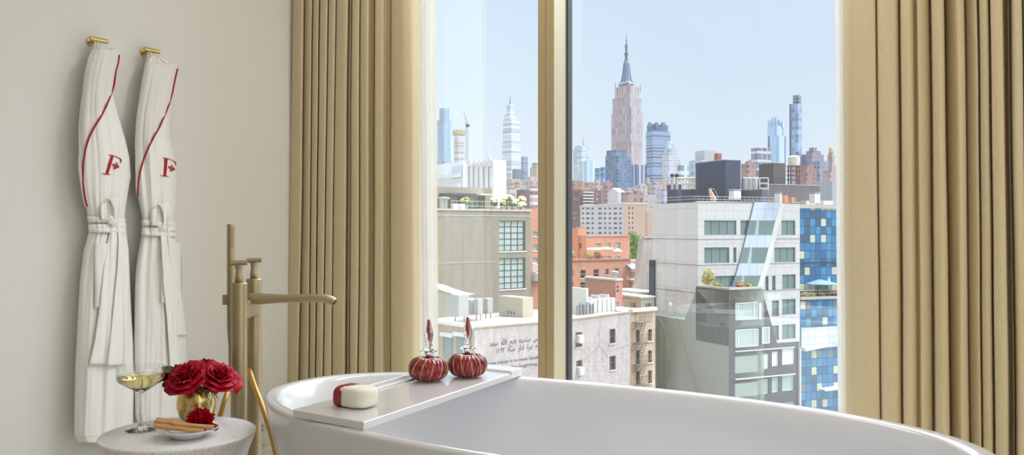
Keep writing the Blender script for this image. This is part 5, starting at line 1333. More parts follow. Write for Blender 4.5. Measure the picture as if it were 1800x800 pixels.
for i, (x, lb, mm, r_) in enumerate(((1034, 'yellow shrub on the orange terrace', M_grass, .7), (1050, 'rusty-leaved potted palm hanging over the terrace parapet', mat('rusty_leaf', srgb(176, 128, 80), .8, var=.3, vscale=3), .75), (1006, 'yellow planter shrub beside the mullion on the orange terrace', M_grass, .8))):
    c = ter(x, .8); b = MB(); blob(b, c+V(0, 0, r_*1.2), r_*.85, 320, 40+i, .17, 1, mm); o = b.build('terrace_shrub', None); tag(o, lb, 'shrub')
c = ter(1040, .9); s_ = B4.fp(1042, 460)[0]; o = MB().fbox(TF, s_, s_+2.6, -1.1, -.5, TZ2, TZ2+.8).build('terracotta_planter', plain('terracotta', srgb(168, 110, 92), .8)); tag(o, 'long terracotta planter box under the cream awning', 'planter')
# side wing with blue awning and balconies
B = Blk(1108.6, 146.3, 1118, None, 459, 62, depth=8); root = thing('balcony_wing', B.base(), 'narrow orange side wing with white balconies and a blue awning', 'building')
b = MB(); B.shell(b, mr=M_ob, ml=M_ob, mroof=M_roofl); b.build('wall', None, root)
for y in (489, 507):
    s0, z0 = B.fp(1098, y); s1, _ = B.fp(1115, y); T = MB().fbox(B.FR, s0, s1, 0, 1.6, z0-.25, z0).build('balcony_slab', M_frm, root)
    b = MB()
    for k in range(12): x = lerp(s0, s1, k/11); b.fbox(B.FR, x-.03, x+.03, 1.5, 1.56, z0, z0+1.1)
    b.fbox(B.FR, s0, s1, 1.5, 1.56, z0+1.05, z0+1.12); b.build('railing', M_dfrm, T)
s0, z0 = B.fp(1098.5, 472); s1, _ = B.fp(1113, 472); MB().prism((B.C, B.FR[2], B.FR[1]), [(0, z0+.9), (2.0, z0), (2.0, z0-.1), (0, z0+.8)], s0, s1).build('blue_awning', plain('blue_canvas', srgb(140, 150, 214), .8), root)

# small red brick house with white coping
M_rb = brick('speckled_red_brick', srgb(196, 138, 116), srgb(168, 112, 92), srgb(200, 158, 138), stain=.22, sscale=1.2)
M_rr = plain('rose_render', srgb(206, 132, 124), .8)
B = Blk(1082, 100, 1094, 1029, 493.5, 60); root = thing('red_brick_house', B.base(), 'small speckled red brick house with white coping above the chillers', 'house')
hs_ = [B.rect(1083.5, 1088.5, 501, 515.5), B.rect(1083.5, 1088.5, 531, 540)]; b = MB(); B.shell(b, hs_, mr=M_rr, ml=M_rb, mroof=M_white); b.build('wall', None, root)
for h in hs_: window(B, root, 'R', h, cols=1, rows=2, fr=M_frm, gl=M_gl, depth=.1)
b = MB(); b.fbox(B.FL, -.1, B.b, -.5, .12, B.zt, B.zt+.22); b.fbox(B.FR, 0, B.a, -.5, .12, B.zt, B.zt+.22); b.build('white_coping', M_white, root)
c = B.C+B.el*1.5+B.er*1.0; MB().lathe(Vector((c.x, c.y, 0)), [(.3, B.zt), (.28, B.zt+.7), (.45, B.zt+.75), (.45, B.zt+1.0), (0, B.zt+1.1)], 12).build('flue', M_metal, root)
# low cream houses
B = Blk(1127, 105, 1150, 1098, 524, 62); root = thing('cream_low_house', B.base(), 'low cream house with flat white roof beside the fire escape building', 'house')
hs_ = [B.rect(1135, 1146, 533, 545)]; hl_ = [B.rect(1109, 1118, 532, 544, 'L')]; b = MB(); B.shell(b, hs_, hl_, mr=M_bg, ml=M_bg, mroof=M_white); b.build('wall', None, root)
window(B, root, 'R', hs_[0], gl=M_gl2, fr=M_frm); window(B, root, 'L', hl_[0], gl=M_gl2, fr=M_frm)
MB().fbox(B.FR, -.2, B.a, -8, .2, B.zt, B.zt+.2).build('roof_slab', M_white, root)
B = Blk(1120, 122, 1150, 1098, 515.5, 62); root = thing('white_roof_shed', B.base(), 'white-roofed shed behind the low cream house', 'shed')
b = MB(); B.shell(b, mr=M_bg, ml=M_bg, mroof=M_white); b.build('wall', None, root); MB().fbox(B.FR, -.2, B.a, -6, .3, B.zt, B.zt+.25).build('roof_slab', M_white, root)

# concrete wedge wall
M_cw = brick('streaked_concrete', srgb(190, 182, 176), srgb(182, 174, 168), srgb(178, 170, 164), bw=4, bh=2.4, stain=.12)
B = Blk(1131.5, 128, 1152, None, 419, 62, depth=1.2); root = thing('concrete_wedge_building', B.base(), 'streaked concrete building with a sloping left edge beside the white building', 'building')
b = MB().use(M_cw)
pp = [B.fp(x, y) for x, y in ((1117, 515), (1122, 500), (1125, 470), (1131.5, 419), (1152, 419), (1152, 515))]
b.prism(B.FR, [(pp[0][0]-.5, GZ)]+pp+[(pp[-1][0], GZ)], -1.2, 0); b.build('wall', None, root)
MB().fbox(B.FR, 0, B.a, -.6, .15, B.zt, B.zt+.3).build('coping', M_conc, root)
B = Blk(1104, 168, 1124, None, 457, 62, depth=8); o = MB(); B.shell(o, mr=M_cw, ml=M_cw, mroof=M_roofl); o = o.build('concrete_annex', None); tag(o, 'low plain concrete annex between the blue awning and wedge building', 'building')

# white gridded apartments + tan side
M_wa = plain('white_render', srgb(222, 216, 216), .8, var=.03); M_ta = plain('tan_render', srgb(214, 182, 164), .85, var=.05)
B = Blk(1096, 480, 1137, 1020, 358.5, 74); root = thing('white_gridded_apartments', B.base(), 'white apartment slab with rows of square dark windows and a tan side', 'building')
# the white face looks left, the tan side right
hl_ = []
for r_ in range(7):
    for k, xc_ in enumerate((1024.5, 1033, 1041.5, 1054.5, 1063.5, 1072, 1081.5, 1090.5)):
        w_ = 3.2 if k in (1, 3, 6) else 2.1
        hl_.append(B.rect(xc_-w_, xc_+w_, 364.5+r_*8.6, 369+r_*8.6, 'L'))
hr_ = [B.rect(x-1, x+1, 364+r_*8.6, 368+r_*8.6) for r_ in range(8) for x in (1106, 1112)]
b = MB(); B.shell(b, hr_, hl_, mr=M_ta, ml=M_wa, mroof=M_roofl, depth=.8); b.build('wall', None, root)
for h in hl_: window(B, root, 'L', h, depth=.5, cols=2, fr=M_frm, gl=M_gl, fw=.2)
for h in hr_: window(B, root, 'R', h, depth=.5, cols=1, fr=M_dfrm, gl=M_gl, fw=.1)
b = MB(); b.fbox(B.FL, 0, B.b, -1, .4, B.zt, B.zt+.7); b.fbox(B.FR, 0, B.a, -1, .4, B.zt, B.zt+.7); b.build('parapet', M_frm, root)
B = Blk(1138, 420, 1153, 1134, 372, 74); o = MB(); B.shell(o, mr=M_ta, ml=M_ta, mroof=M_roofl); o = o.build('tan_party_wall_block', None); tag(o, 'plain tan block between the gridded apartments and white building', 'building')
# white gabled house on the skyline
B = Blk(1086, 620, 1104, 1068, 337, 64); root = thing('white_gabled_house', B.base(), 'white house with pointed gable behind the gridded apartments', 'house')
b = MB(); B.shell(b, mr=M_wa, ml=M_wa, mroof=M_roofl); b.use(M_white).prism(B.FL, [(0, B.zt), (B.b, B.zt), (B.b/2, B.zt+3)], -6, 0); b.build('wall', None, root)
# purple brick apartments with pale balconies
B = Blk(1022, 640, 1058, 985, 334, 62); root = thing('plum_brick_apartments', B.base(), 'plum brick apartments with pale balcony stacks right of the mullion', 'building')
b = MB(); B.shell(b, mr=PUR, ml=PUR, mroof=M_roofd); b.build('wall', None, root)
s0, _ = B.fp(1024, 345); s1, _ = B.fp(1042, 345)
for r_ in range(7):
    z0 = B.fp(1030, 337+r_*5.4)[1]; MB().fbox(B.FR, s0, s1, 0, 1.6, z0-1.0, z0).build('balcony', M_frm, root)

# tree
Dt = 215; c = at(1111, 458, Dt); T = thing('leafy_tree', V(c.x, c.y, GZ), 'bright green leafy tree between the orange terrace and concrete wedge', 'tree')
b = MB(); rnd = random.Random(3)
for i, (dx, dy, dz, r_) in enumerate(((-1.2, 0, 1.8, 1.9), (.6, .5, 3.4, 1.9), (1.3, 0, 1.2, 1.8), (-.4, -.8, 0, 2.2), (-1.6, 0, -2.2, 1.9), (1.2, .3, -1.8, 2.0), (0, .5, 4.0, 1.2), (-1.0, 0, 3.0, 1.2), (0, 0, -4, 2.4))):
    blob(b, V(c.x+dx, c.y+dy*2, CAMZ+(400-445)/FPX*Dt+dz), r_, 700, i, .22)
b.build('crown', M_green, T, kind='stuff'); MB().cyl(V(c.x, c.y, GZ), V(c.x, c.y, c.z), .5, .25, 10).build('trunk', plain('bark', srgb(110, 96, 82), .9), T)

# ---------------------------------------------------------------- white panelled building
M_wp = panels('white_cladding', srgb(200, 198, 195), srgb(154, 156, 159), 1.35, 1.02, .035, .3, .025)
M_wp2 = panels('white_cladding_side', srgb(214, 211, 208), srgb(174, 174, 176), 2.2, 3.3, .05, .35, .03)
M_stripe = panels('blue_grey_glazed_panels', srgb(196, 206, 220), srgb(150, 160, 174), 1.3, 3.3, .05, .2, .03)
D0 = 104; B = Blk(1226, D0, 1406, 1147.5, 355.5, 65.5); root = thing('white_panelled_building', B.base(), 'white panelled office building with a slanted glass stripe, above the dark lower block', 'building')
rects = [(1238, 1294.5, 387.5, 413), (1301.5, 1327, 387.5, 413), (1373.5, 1398, 387.5, 413), (1238, 1282, 435, 462.5), (1289, 1294.5, 435, 461.5), (1361, 1398, 435, 461), (1253, 1300, 485, 507), (1345, 1351, 485.5, 511), (1357, 1363, 485, 510.5), (1375, 1398.5, 482.5, 508), (1357, 1369, 528, 556), (1375, 1398.5, 526, 553), (1357, 1369, 572, 598), (1375, 1398.5, 570, 596)]
hs_ = [B.rect(*q) for q in rects]
b = MB(); B.shell(b, hs_, mr=M_wp, ml=M_wp2, mroof=M_roofl, depth=.25); b.build('wall', None, root)
for i, h in enumerate(hs_): window(B, root, 'R', h, depth=.2, cols=max(1, round((h[1]-h[0])/1.3)), gl=M_gl2, fr=plain('steel_frame', srgb(120, 128, 130), .5))
def pz(x, y, d=0, face='R'): return B.fp(x, y, face, d)
# slanted stripe: spandrel panels and glass bands, stepping out a little from the wall
def xl_(y): return interp([(356, 1326.5), (413, 1313), (463, 1300), (507, 1287)], y)
def xr_(y): return interp([(356, 1379.5), (413, 1366), (463, 1353), (507, 1339.5)], y)
ys_ = [356, 387.5, 413, 435, 463, 484.5, 507]
for i in range(6):
    ya, yb = ys_[i], ys_[i+1]; glassy = i % 2 == 1
    xa0, xb0, xa1, xb1 = xl_(ya), xr_(ya)-9, xl_(yb), xr_(yb)-9
    q = [pz(xa1, yb, .12), pz(xb1, yb, .12), pz(xb0, ya, .12), pz(xa0, ya, .12)]
    bb = MB(); bb.use(M_gl2 if glassy else M_stripe).prism(B.FR, q, 0, .12)
    if glassy:
        bb.use(M_gl3)
        bb.prism(B.FR, [pz(lerp(xa1, xb1, .30), yb, .14), pz(lerp(xa1, xb1, .46), yb, .14), pz(lerp(xa0, xb0, .34), ya, .14), pz(lerp(xa0, xb0, .26), ya, .14)], .1, .14)
    bb.build('slanted_glass_band' if glassy else 'slanted_panel_band', None, root)
    bb = MB(); q = [pz(xb1, yb, .16), pz(xb1+9, yb, .16), pz(xb0+9, ya, .16), pz(xb0, ya, .16)]; bb.use(M_white).prism(B.FR, q, 0, .16); bb.build('slanted_edge_trim', None, root)
    bb = MB(); q = [pz(xa1-1.0, yb, .14), pz(xa1, yb, .14), pz(xa0, ya, .14), pz(xa0-1.0, ya, .14)]; bb.use(M_ant).prism(B.FR, q, 0, .14); bb.build('slanted_joint', None, root)
for y in (420.5, 466, 515):
    _, z0 = pz(1226, y); b = MB(); b.fbox(B.FR, 0, B.a, -.1, .05, z0-.05, z0); b.fbox(B.FL, 0, B.b, -.1, .05, z0-.05, z0); b.build('floor_joint', plain('joint_grey', srgb(120, 124, 130), .6), root)
MB().prism(B.FR, [pz(1226, 355.5), pz(1406, 355.5), (B.a, B.zt+.12), (0, B.zt+.12)], -.4, .1).build('roof_edge', M_white, root)
MB().fbox(B.FL, B.b-.6, B.b+.5, -1, .25, GZ, pz(1148, 457, 0, 'L')[1]).build('dark_side_shaft', M_dark, root)
WBd = B; RT3 = B.zt
# railing on the roof
b = MB()
for k in range(26):
    q = B.C+B.er*(B.a*k/25)-B.FR[2]*.6+V(0, 0, RT3); b.cyl(q, q+V(0, 0, .75), .025, seg=4)
for z_q in (.4, .75): b.cyl(B.C-B.FR[2]*.6+V(0, 0, RT3+z_q), B.C+B.er*B.a-B.FR[2]*.6+V(0, 0, RT3+z_q), .025, seg=4); b.cyl(B.C-B.FR[2]*.6+V(0, 0, RT3+z_q), B.C+B.el*B.b*.8-B.FR[2]*.6+V(0, 0, RT3+z_q), .025, seg=4)
o = b.build('roof_railing', M_metal); tag(o, 'thin metal railing around the roof of the white panelled building', 'railing')
# dark lower block
M_dk = panels('charcoal_cladding', srgb(84, 82, 88), srgb(72, 70, 76), 2.6, 3.3, .05, .35, .05); M_dkL = mat('grey_green_reflection_tint', srgb(150, 160, 150), .4, var=.06, vscale=.2)  # left face tint: tub reflection in the pane mixed into its colour
L = Blk(1281, 95, 1405, 1148, 510, 65.5); LB = L; root = thing('dark_lower_block', L.base(), 'charcoal-clad lower block with pale blinds and a planted roof terrace', 'building')
zt_ = L.zt; F = L.FR
pr = [L.fp(x, y) for x, y in ((1281, 510), (1338.5, 508), (1366, 603), (1405, 599))]
wins = [(1292, 1331, 532, 562), (1292, 1332, 579, 609.5), (1338.5, 1352, 575, 604), (1292, 1332, 626, 655), (1338.5, 1352, 622, 649), (1357, 1369, 618, 644), (1375, 1397, 613, 641), (1292, 1332, 673, 697), (1338.5, 1351, 667, 693), (1357, 1369, 664, 690), (1375, 1396, 658, 687), (1292, 1396, 712, 735)]
hs_ = [L.rect(*q) for q in wins]
zk = L.fp(1366, 603)[1]
b = MB().use(M_dk)
smax = L.fp(1338.5, 508)[0]
def slant_s(z): # right slanted edge
    (a0, z0), (a1, z1) = pr[1], pr[2]; return a0+(z-z0)*(a1-a0)/(z1-z0)
hu = [h for h in hs_ if h[2] > zk-1.5]; 
# upper, sloping part: prism with a recessed-looking first window
b.prism(F, [(0, zk), (slant_s(zk), zk), pr[1], (0, zt_)], -6, 0)
b.holes(F, 0, L.a, GZ, zk, [h for h in hs_ if h[3] < zk+.01], .25)
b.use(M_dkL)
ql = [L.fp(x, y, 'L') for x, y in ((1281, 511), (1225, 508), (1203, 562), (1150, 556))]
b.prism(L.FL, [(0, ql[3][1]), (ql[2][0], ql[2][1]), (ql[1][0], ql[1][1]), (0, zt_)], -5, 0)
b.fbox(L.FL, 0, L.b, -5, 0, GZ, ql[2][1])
b.build('wall', None, root)
M_blind = plain('pale_blind_glass', srgb(222, 224, 216), .3, var=.06, vscale=.8)
for h in hs_:
    if h[3] < zk+.01: window(L, root, 'R', h, depth=.2, cols=max(1, round((h[1]-h[0])/1.4)), gl=M_blind if h[2] > L.fp(1300, 660)[1] else M_gl3, fr=M_frm, fw=.08)
    else:
        bb = MB(); bb.use(M_gl3).fbox(F, h[0], h[1], 0, .05, h[2], h[3]); bb.use(M_frm)
        for x in (h[0], h[1]-.08, lerp(h[0], h[1], .1), lerp(h[0], h[1], .82)): bb.fbox(F, x, x+.08, .05, .12, h[2], h[3])
        for z in (h[2], h[3]-.08): bb.fbox(F, h[0], h[1], .05, .12, z, z+.08)
        bb.build('window', None, root)
for q in ((1333, 1337, 533, 561), (1292, 1396, 613.5, 615.0)):
    h = L.rect(*q); MB().fbox(F, h[0], h[1], 0, .15, h[2], h[3]).build('ledge', M_white, root)
zt2 = L.fp(1300, 667)[1]; MB().fbox(F, L.fp(1292, 670)[0], L.fp(1397, 670)[0], 0, .2, zt2, zt2+.1).build('ledge', M_white, root)
hR = L.fp(1404, 650); MB().fbox(F, L.a-.15, L.a, 0, .3, GZ, L.fp(1404, 612)[1]).build('white_corner_trim', M_white, root)
# terrace planting and glass rail on top
b = MB(); b.prism(F, [(0, zt_), (smax, zt_+.02), (smax, zt_+.25), (0, zt_+.25)], -.2, .1); b.fbox(L.FL, 0, ql[1][0], -.2, .1, zt_, zt_+.25); b.build('terrace_kerb', M_conc, root)
for i, (x, bk, r_, sq, lb, mm) in enumerate(((1245, 2.2, .85, 1.3, 'tall yellow-green bush at the left of the dark block terrace', M_grass), (1262, .6, .45, .6, 'low trailing plant beside the tall yellow-green bush', M_grass), (1301, .7, .50, .8, 'reddish dry shrub at the middle of the dark block terrace', mat('russet', srgb(190, 152, 116), .8, var=.3, vscale=3)), (1318, .6, .42, .6, 'yellow shrub at the right of the dark block terrace', M_grass))):
    face = 'L' if x < 1281 else 'R'; c = L.pt(x, bk, zt_+.2, face)
    b = MB(); blob(b, c+V(0, 0, r_*sq*.7), r_, 420, 60+i, .14, sq, mm); o = b.build('terrace_plant', None); tag(o, lb, 'plant')

# things on the white building's roof
def roofbox(xc, D, xr, xl, yt, label, name='rooftop_box', m=None, cat='rooftop box', zb=None):
    B_ = Blk(xc, D, xr, xl, yt, 65.5, zb=RT3+.02 if zb is None else zb); b = MB(); B_.shell(b, mr=m or M_dark, ml=m or M_dark, mroof=M_roofl)
    root_ = thing(name, B_.base(), label, cat); b.build('housing', None, root_)
    b = MB(); b.fbox(B_.FR, 0, B_.a, -.3, .05, B_.zt, B_.zt+.1); b.fbox(B_.FL, 0, B_.b, -.3, .05, B_.zt, B_.zt+.1); b.build('rim', M_metal, root_); return B_, root_
roofbox(1275, 112, 1302, 1223, 281.5, 'tall navy panelled rooftop box, largest on the white building')
roofbox(1359, 122, 1380.5, 1334, 287, 'dark brown rooftop box left of the slender tower', m=panels('umber_panels', srgb(92, 86, 90), srgb(72, 68, 72), 1.6, 4, .08, .6, .1))
roofbox(1345, 116, 1441, 1330, 324.5, 'long low umber rooftop box at the right end of the roof', m=panels('umber_panels2', srgb(104, 98, 104), srgb(84, 80, 86), 1.6, 4, .08, .6, .08))
roofbox(1189, 110, 1198, 1172.5, 324.5, 'small dark box with two vent stacks at the left of the roof')
roofbox(1216, 114, 1224, 1197, 333, 'low dark box joining the vent-stack box and the tall navy box')
roofbox(1339, 110, 1351, 1302, 333.5, 'low slate box with a doorway between the tall navy box and umber boxes', m=panels('slate2', srgb(96, 104, 116), srgb(78, 84, 96), 1.4, 3, .06, .5, .1))
for x in (1181.5, 1189.5):
    c = at(x, 325, 109); T = thing('vent_stack', V(c.x, c.y, c.z-.6), None, 'vent'); tag(T, 'black-capped exhaust stack on the small dark rooftop box', 'vent', 'pair of exhaust stacks')
    MB().cyl(V(c.x, c.y, c.z-.6), V(c.x, c.y, c.z+1.05), .2, seg=12).build('pipe', M_metal, T); MB().lathe(V(c.x, c.y, c.z+1.0), [(.2, 0), (.28, .1), (.28, .3), (.16, .32), (.2, .4), (0, .4)], 12).build('cap', M_dfrm, T)
for i, x in enumerate((1309, 1317, 1325.5)):
    c = at(x, 334, 114); o = MB().lathe(V(c.x, c.y, 0), [(.42, RT3+1.5), (.46, c.z+.6), (.44, c.z+1.5), (.40, c.z+1.62), (0, c.z+1.7)], 20).build('cooling_tank', M_metal)
    tag(o, ('leftmost', 'middle', 'rightmost')[i]+' of the three pale round tanks right of the tall navy box', 'tank', 'three cooling tanks')
T = thing('rooftop_pipe_cage', at(1343, 334, 111), 'white pipe frame cage right of the three round tanks', 'frame'); b = MB()
for x in (1335.5, 1350.5):
    b.cyl(at(x, 345, 111), at(x, 313, 111), .06, seg=6)
for y in (313, 322, 331): b.cyl(at(1335.5, y, 111), at(1350.5, y, 111), .06, seg=6)
b.build('pipes', M_white, T)
T = thing('steel_gallery', at(1215, 330, 118), 'pale steel lattice gallery behind the vent stacks', 'gallery'); b = MB()
for k in range(7): b.cyl(at(1191+k*5, 335, 118), at(1191+k*5, 313, 118), .09, seg=4)
for y in (313, 323, 332): b.cyl(at(1190, y, 118), at(1222, y, 118), .12, seg=4)
b.build('lattice', plain('cream_steel', srgb(222, 214, 190), .6), T)
T = thing('water_tank_mast', at(1395.5, 330, 124), 'slim cylindrical tank on stilts rising behind the umber rooftop boxes', 'tank')
c = at(1395.5, 326, 124); b = MB()
for dx, dy in ((-.6, -.6), (.6, -.6), (.6, .6), (-.6, .6)): b.cyl(V(c.x+dx, c.y+dy, RT3), V(c.x+dx, c.y+dy, at(0, 292, 124).z), .12, seg=5)
for y in (292, 300, 308, 316): b.box((c.x, c.y, at(0, y, 124).z), (1.7, 1.7, .12))
b.build('stilts', plain('rust', srgb(150, 110, 96), .8), T)
MB().lathe(V(c.x, c.y, 0), [(.8, at(0, 292, 124).z), (.82, at(0, 276, 124).z), (.5, at(0, 274, 124).z), (0, at(0, 273, 124).z)], 16).build('tank', plain('cream_tank', srgb(206, 202, 184), .7), T)
T = thing('folded_gantry', at(1253, 352, 107), 'rusty tilted window-cleaning arm before the tall navy box', 'gantry arm')
b = MB(); b.cyl(at(1247, 332, 107), at(1257, 353, 107), .16, .3, 6); b.cyl(at(1247, 336, 107), at(1251, 353, 107), .12, seg=6); b.build('arm', plain('rusty_cream', srgb(206, 176, 150), .8), T)
MB().tube([at(1249, 331, 107), at(1256, 334, 107), at(1261, 343, 107), at(1263, 352, 107)], .05, 5).build('cable', M_ant, T)
for x, y, w_, h_, lb in ((1292, 343, 16, 20, 'white louvred unit at the foot of the tall navy box'), (1432, 349, 13, 22, 'white cylinder-topped air unit at the right end of the roof'), (1368, 349, 5, 22, 'narrow white upright post box near the roof edge')):
    c = at(x, y, 108); T = thing('air_unit', V(c.x, c.y, c.z-h_*.036), lb, 'air unit'); o = MB().box((c.x, c.y, c.z-.0), (w_*.072, 1.0, h_*.055), R(24)).build('casing', M_white, T); bevel(o, .05)
    MB().box((c.x, c.y, c.z+h_*.033), (w_*.08, 1.1, .12), R(24)).build('lid', M_metal, T)
for x, lb in ((1380, 'orange brick chimney cube, left of the pair on the roof edge'), (1392, 'lower orange brick chimney cube, right of the pair')):
    B_ = Blk(x, 108, x+5, x-6, 343 if x == 1380 else 347, 65.5, zb=RT3); b = MB(); B_.shell(b, mr=M_ob, ml=M_ob, mroof=M_roofd); o = b.build('brick_chimney', None); tag(o, lb, 'chimney')

# ---------------------------------------------------------------- blue glass building
def bluecells():
    m = bpy.data.materials.new('blue_glass_cells'); n, l, b = nt(m)
    uv = n.new('ShaderNodeUVMap'); sp = n.new('ShaderNodeSeparateXYZ'); l.new(uv.outputs[0], sp.inputs[0])
    U = mathn(n, l, 'DIVIDE', sp.outputs[0], .86); W_ = mathn(n, l, 'DIVIDE', sp.outputs[1], 1.08)
    msk = mathn(n, l, 'MAXIMUM', mathn(n, l, 'LESS_THAN', mathn(n, l, 'FRACT', U), .10), mathn(n, l, 'LESS_THAN', mathn(n, l, 'FRACT', W_), .09))
    cb = n.new('ShaderNodeCombineXYZ'); l.new(mathn(n, l, 'FLOOR', U), cb.inputs[0]); l.new(mathn(n, l, 'FLOOR', W_), cb.inputs[1])
    wn = n.new('ShaderNodeTexWhiteNoise'); wn.noise_dimensions = '2D'; l.new(cb.outputs[0], wn.inputs['Vector'])
    # every other row carries the cream windows
    odd = mathn(n, l, 'GREATER_THAN', mathn(n, l, 'FRACT', mathn(n, l, 'MULTIPLY', mathn(n, l, 'FLOOR', W_), .5)), .25)
    v = mathn(n, l, 'MULTIPLY', wn.outputs['Value'], mathn(n, l, 'MULTIPLY_ADD', odd, .35, .65))
    cr = n.new('ShaderNodeValToRGB'); cr.color_ramp.interpolation = 'CONSTANT'; e = cr.color_ramp.elements
    e[0].position = 0; e[0].color = srgb(48, 120, 164); e[1].position = .22; e[1].color = srgb(38, 98, 142)
    for p_, c_ in ((.36, srgb(64, 134, 176)), (.58, srgb(50, 88, 114)), (.66, srgb(196, 198, 172)), (.86, srgb(110, 124, 126)), (.93, srgb(190, 198, 180))):
        k = cr.color_ramp.elements.new(p_); k.color = c_
    l.new(v, cr.inputs[0])
    mx = n.new('ShaderNodeMix'); mx.data_type = 'RGBA'; l.new(msk, mx.inputs['Factor']); l.new(cr.outputs[0], mx.inputs['A']); mx.inputs['B'].default_value = srgb(50, 72, 92)
    l.new(mx.outputs['Result'], b.inputs['Base Color']); b.inputs['Roughness'].default_value = .22
    return m
M_bc = bluecells()
B = Blk(1404, 113, 1560, None, 366, 72, zb=CAMZ-(512-400)/FPX*113, depth=16); root = thing('blue_glass_building', V(B.base().x, B.base().y, GZ), 'blue glass building with scattered cream panels beside the right sheer curtain', 'building')
b = MB(); B.shell(b, mr=M_bc, ml=M_bc, mroof=M_roofl); b.build('upper_facade', None, root)
MB().fbox(B.FR, 0, B.a, -.5, .15, B.zt, B.zt+.5).build('parapet', M_conc, root)
for y in (461,):
    z0 = B.fp(1440, y)[1]; MB().fbox(B.FR, 0, B.a, -.1, .25, z0-.12, z0+.05).build('floor_band', plain('navy_band', srgb(36, 60, 86), .4), root)
C_ = Blk(1406, 111, 1560, None, 527, 72, depth=18); b = MB(); C_.shell(b, mr=M_bc, ml=M_bc, mroof=M_roofl); b.build('lower_facade', None, root)
MB().fbox(C_.FR, 0, C_.a, -.3, .2, C_.zt, C_.zt+.35).build('terrace_edge', M_conc, root)
h = C_.rect(1406, 1560, 573, 608); MB().fbox(C_.FR, h[0], h[1], 0, .3, h[2], h[3]).build('silver_mirror_band', panels('silver_band', srgb(206, 214, 222), srgb(150, 160, 170), 1.05, .95, .05, .18, .12), root, label='pale silver glass band')
s0, z0 = C_.fp(1406, 613); s1, z1 = C_.fp(1447, 607); MB().prism(C_.FR, [(s0, z0-.2), (s1, z1-.05), (s1, z1+.15), (s0, z0+.2)], 0, 1.2).build('slanted_white_ledge', M_white, root)
s0, z0 = C_.fp(1440, 684); s1, z1 = C_.fp(1560, 668); MB().prism(C_.FR, [(s0, z0-.1), (s1, z1-.2), (s1, z1+.3), (s0, z0+.1)], 0, 1.2).build('slanted_white_ledge', M_white, root)
TT2 = C_.zt+.35; CF = C_.FR
def bt(x, back): return C_.pt(x, back, TT2)
b = MB()
for k in range(40): q = bt(1407+k*3.6, .05); b.cyl(q, q+V(0, 0, .8), .02, seg=4)
b.cyl(bt(1407, .05)+V(0, 0, .8), bt(1547, .05)+V(0, 0, .8), .03, seg=5); b.cyl(bt(1407, .05)+V(0, 0, .4), bt(1547, .05)+V(0, 0, .4), .02, seg=5)
o = b.build('terrace_railing', M_metal); tag(o, 'pale railing along the terrace of the blue glass building', 'railing')
c = bt(1441, 1.6); T = thing('blue_parasol', c, 'wide pale-blue parasol on the terrace of the blue glass building', 'parasol')
MB().lathe(c, [(2.35, 1.55), (2.3, 1.62), (0, 2.15), (0, 2.05), (2.28, 1.5)], 8).build('canopy', plain('sky_canvas', srgb(136, 176, 222), .8, var=.03), T, label='pale-blue canopy'); MB().cyl(c, c+V(0, 0, 2.1), .05, seg=8).build('pole', M_frm, T)
c = bt(1457, 1.2); T = thing('closed_parasol', c, 'folded cream parasol right of the wide pale-blue one', 'parasol')
MB().lathe(c, [(.1, .55), (.34, .62), (.30, 1.2), (.20, 1.75), (.16, 2.1), (.02, 2.4), (0, 2.42)], 10).build('canopy', plain('cream_canvas2', srgb(226, 214, 198), .8), T); MB().cyl(c, c+V(0, 0, .6), .05, seg=8).build('pole', M_frm, T)
c = bt(1424, 4.6); T = thing('cantilever_parasol_frame', c, 'white bare cantilever parasol frame left of the pale-blue parasol', 'parasol frame')
MB().tube([c, c+V(0, 0, 2.3), c+V(.9, 0, 1.7), c+V(1.6, 0, 1.5)], .06, 6).build('frame', M_white, T); MB().box((c.x, c.y, TT2+.1), (.8, .8, .2)).build('base', M_conc, T)
for i, (x, r_, lb, mm) in enumerate(((1416, .55, 'yellow-green shrub at the left end of the blue building terrace', M_grass), (1428, .5, 'second low yellow shrub left of the parasol pole', M_grass), (1446, .4, 'small shrub under the pale-blue parasol', M_grass), (1461, .5, 'russet shrub beneath the folded cream parasol', mat('russet', srgb(190, 152, 116))), (1470, .45, 'russet shrub touching the sheer curtain edge', mat('russet', srgb(190, 152, 116))))):
    c = bt(x, .5); b = MB(); blob(b, c+V(0, 0, .25 if mm is M_grass else .5), r_, 200, 80+i, .13, .7, mm); o = b.build('terrace_shrub', None); tag(o, lb, 'shrub')

# small roof things above the blue building
for x, y, lb in ((1420, 361, 'low white roof box at the left of the blue building roof'), (1450, 361, 'low white roof box at the right of the blue building roof')):
    c = at(x, y, 118); o = MB().box((c.x, c.y, c.z), (1.6, 1.5, 1.2), R(18)).build('roof_box', M_white); bevel(o, .05); tag(o, lb, 'roof box')

# ---------------------------------------------------------------- summer haze over the far city
def haze_box(y0, y1, dens):
    m = bpy.data.materials.new('haze'); m.use_nodes = True; n, l = m.node_tree.nodes, m.node_tree.links
    for q in list(n):
        if q.type != 'OUTPUT_MATERIAL': n.remove(q)
    vs_ = n.new('ShaderNodeVolumeScatter'); vs_.inputs['Color'].default_value = (.86, .93, 1, 1); vs_.inputs['Density'].default_value = dens; vs_.inputs['Anisotropy'].default_value = .0
    l.new(vs_.outputs[0], n['Material Output'].inputs['Volume'])
    b = MB(); b.fbox((V(0, 0, 0), V(1, 0, 0), V(0, 1, 0)), -2500, 2500, y0, y1, GZ-.5, 520); o = b.build('summer_haze', m)
    tag(o, 'pale blue summer haze hanging over the distant skyline', 'haze', None, 'stuff')
if HAZE: haze_box(300, 2700, HAZE)
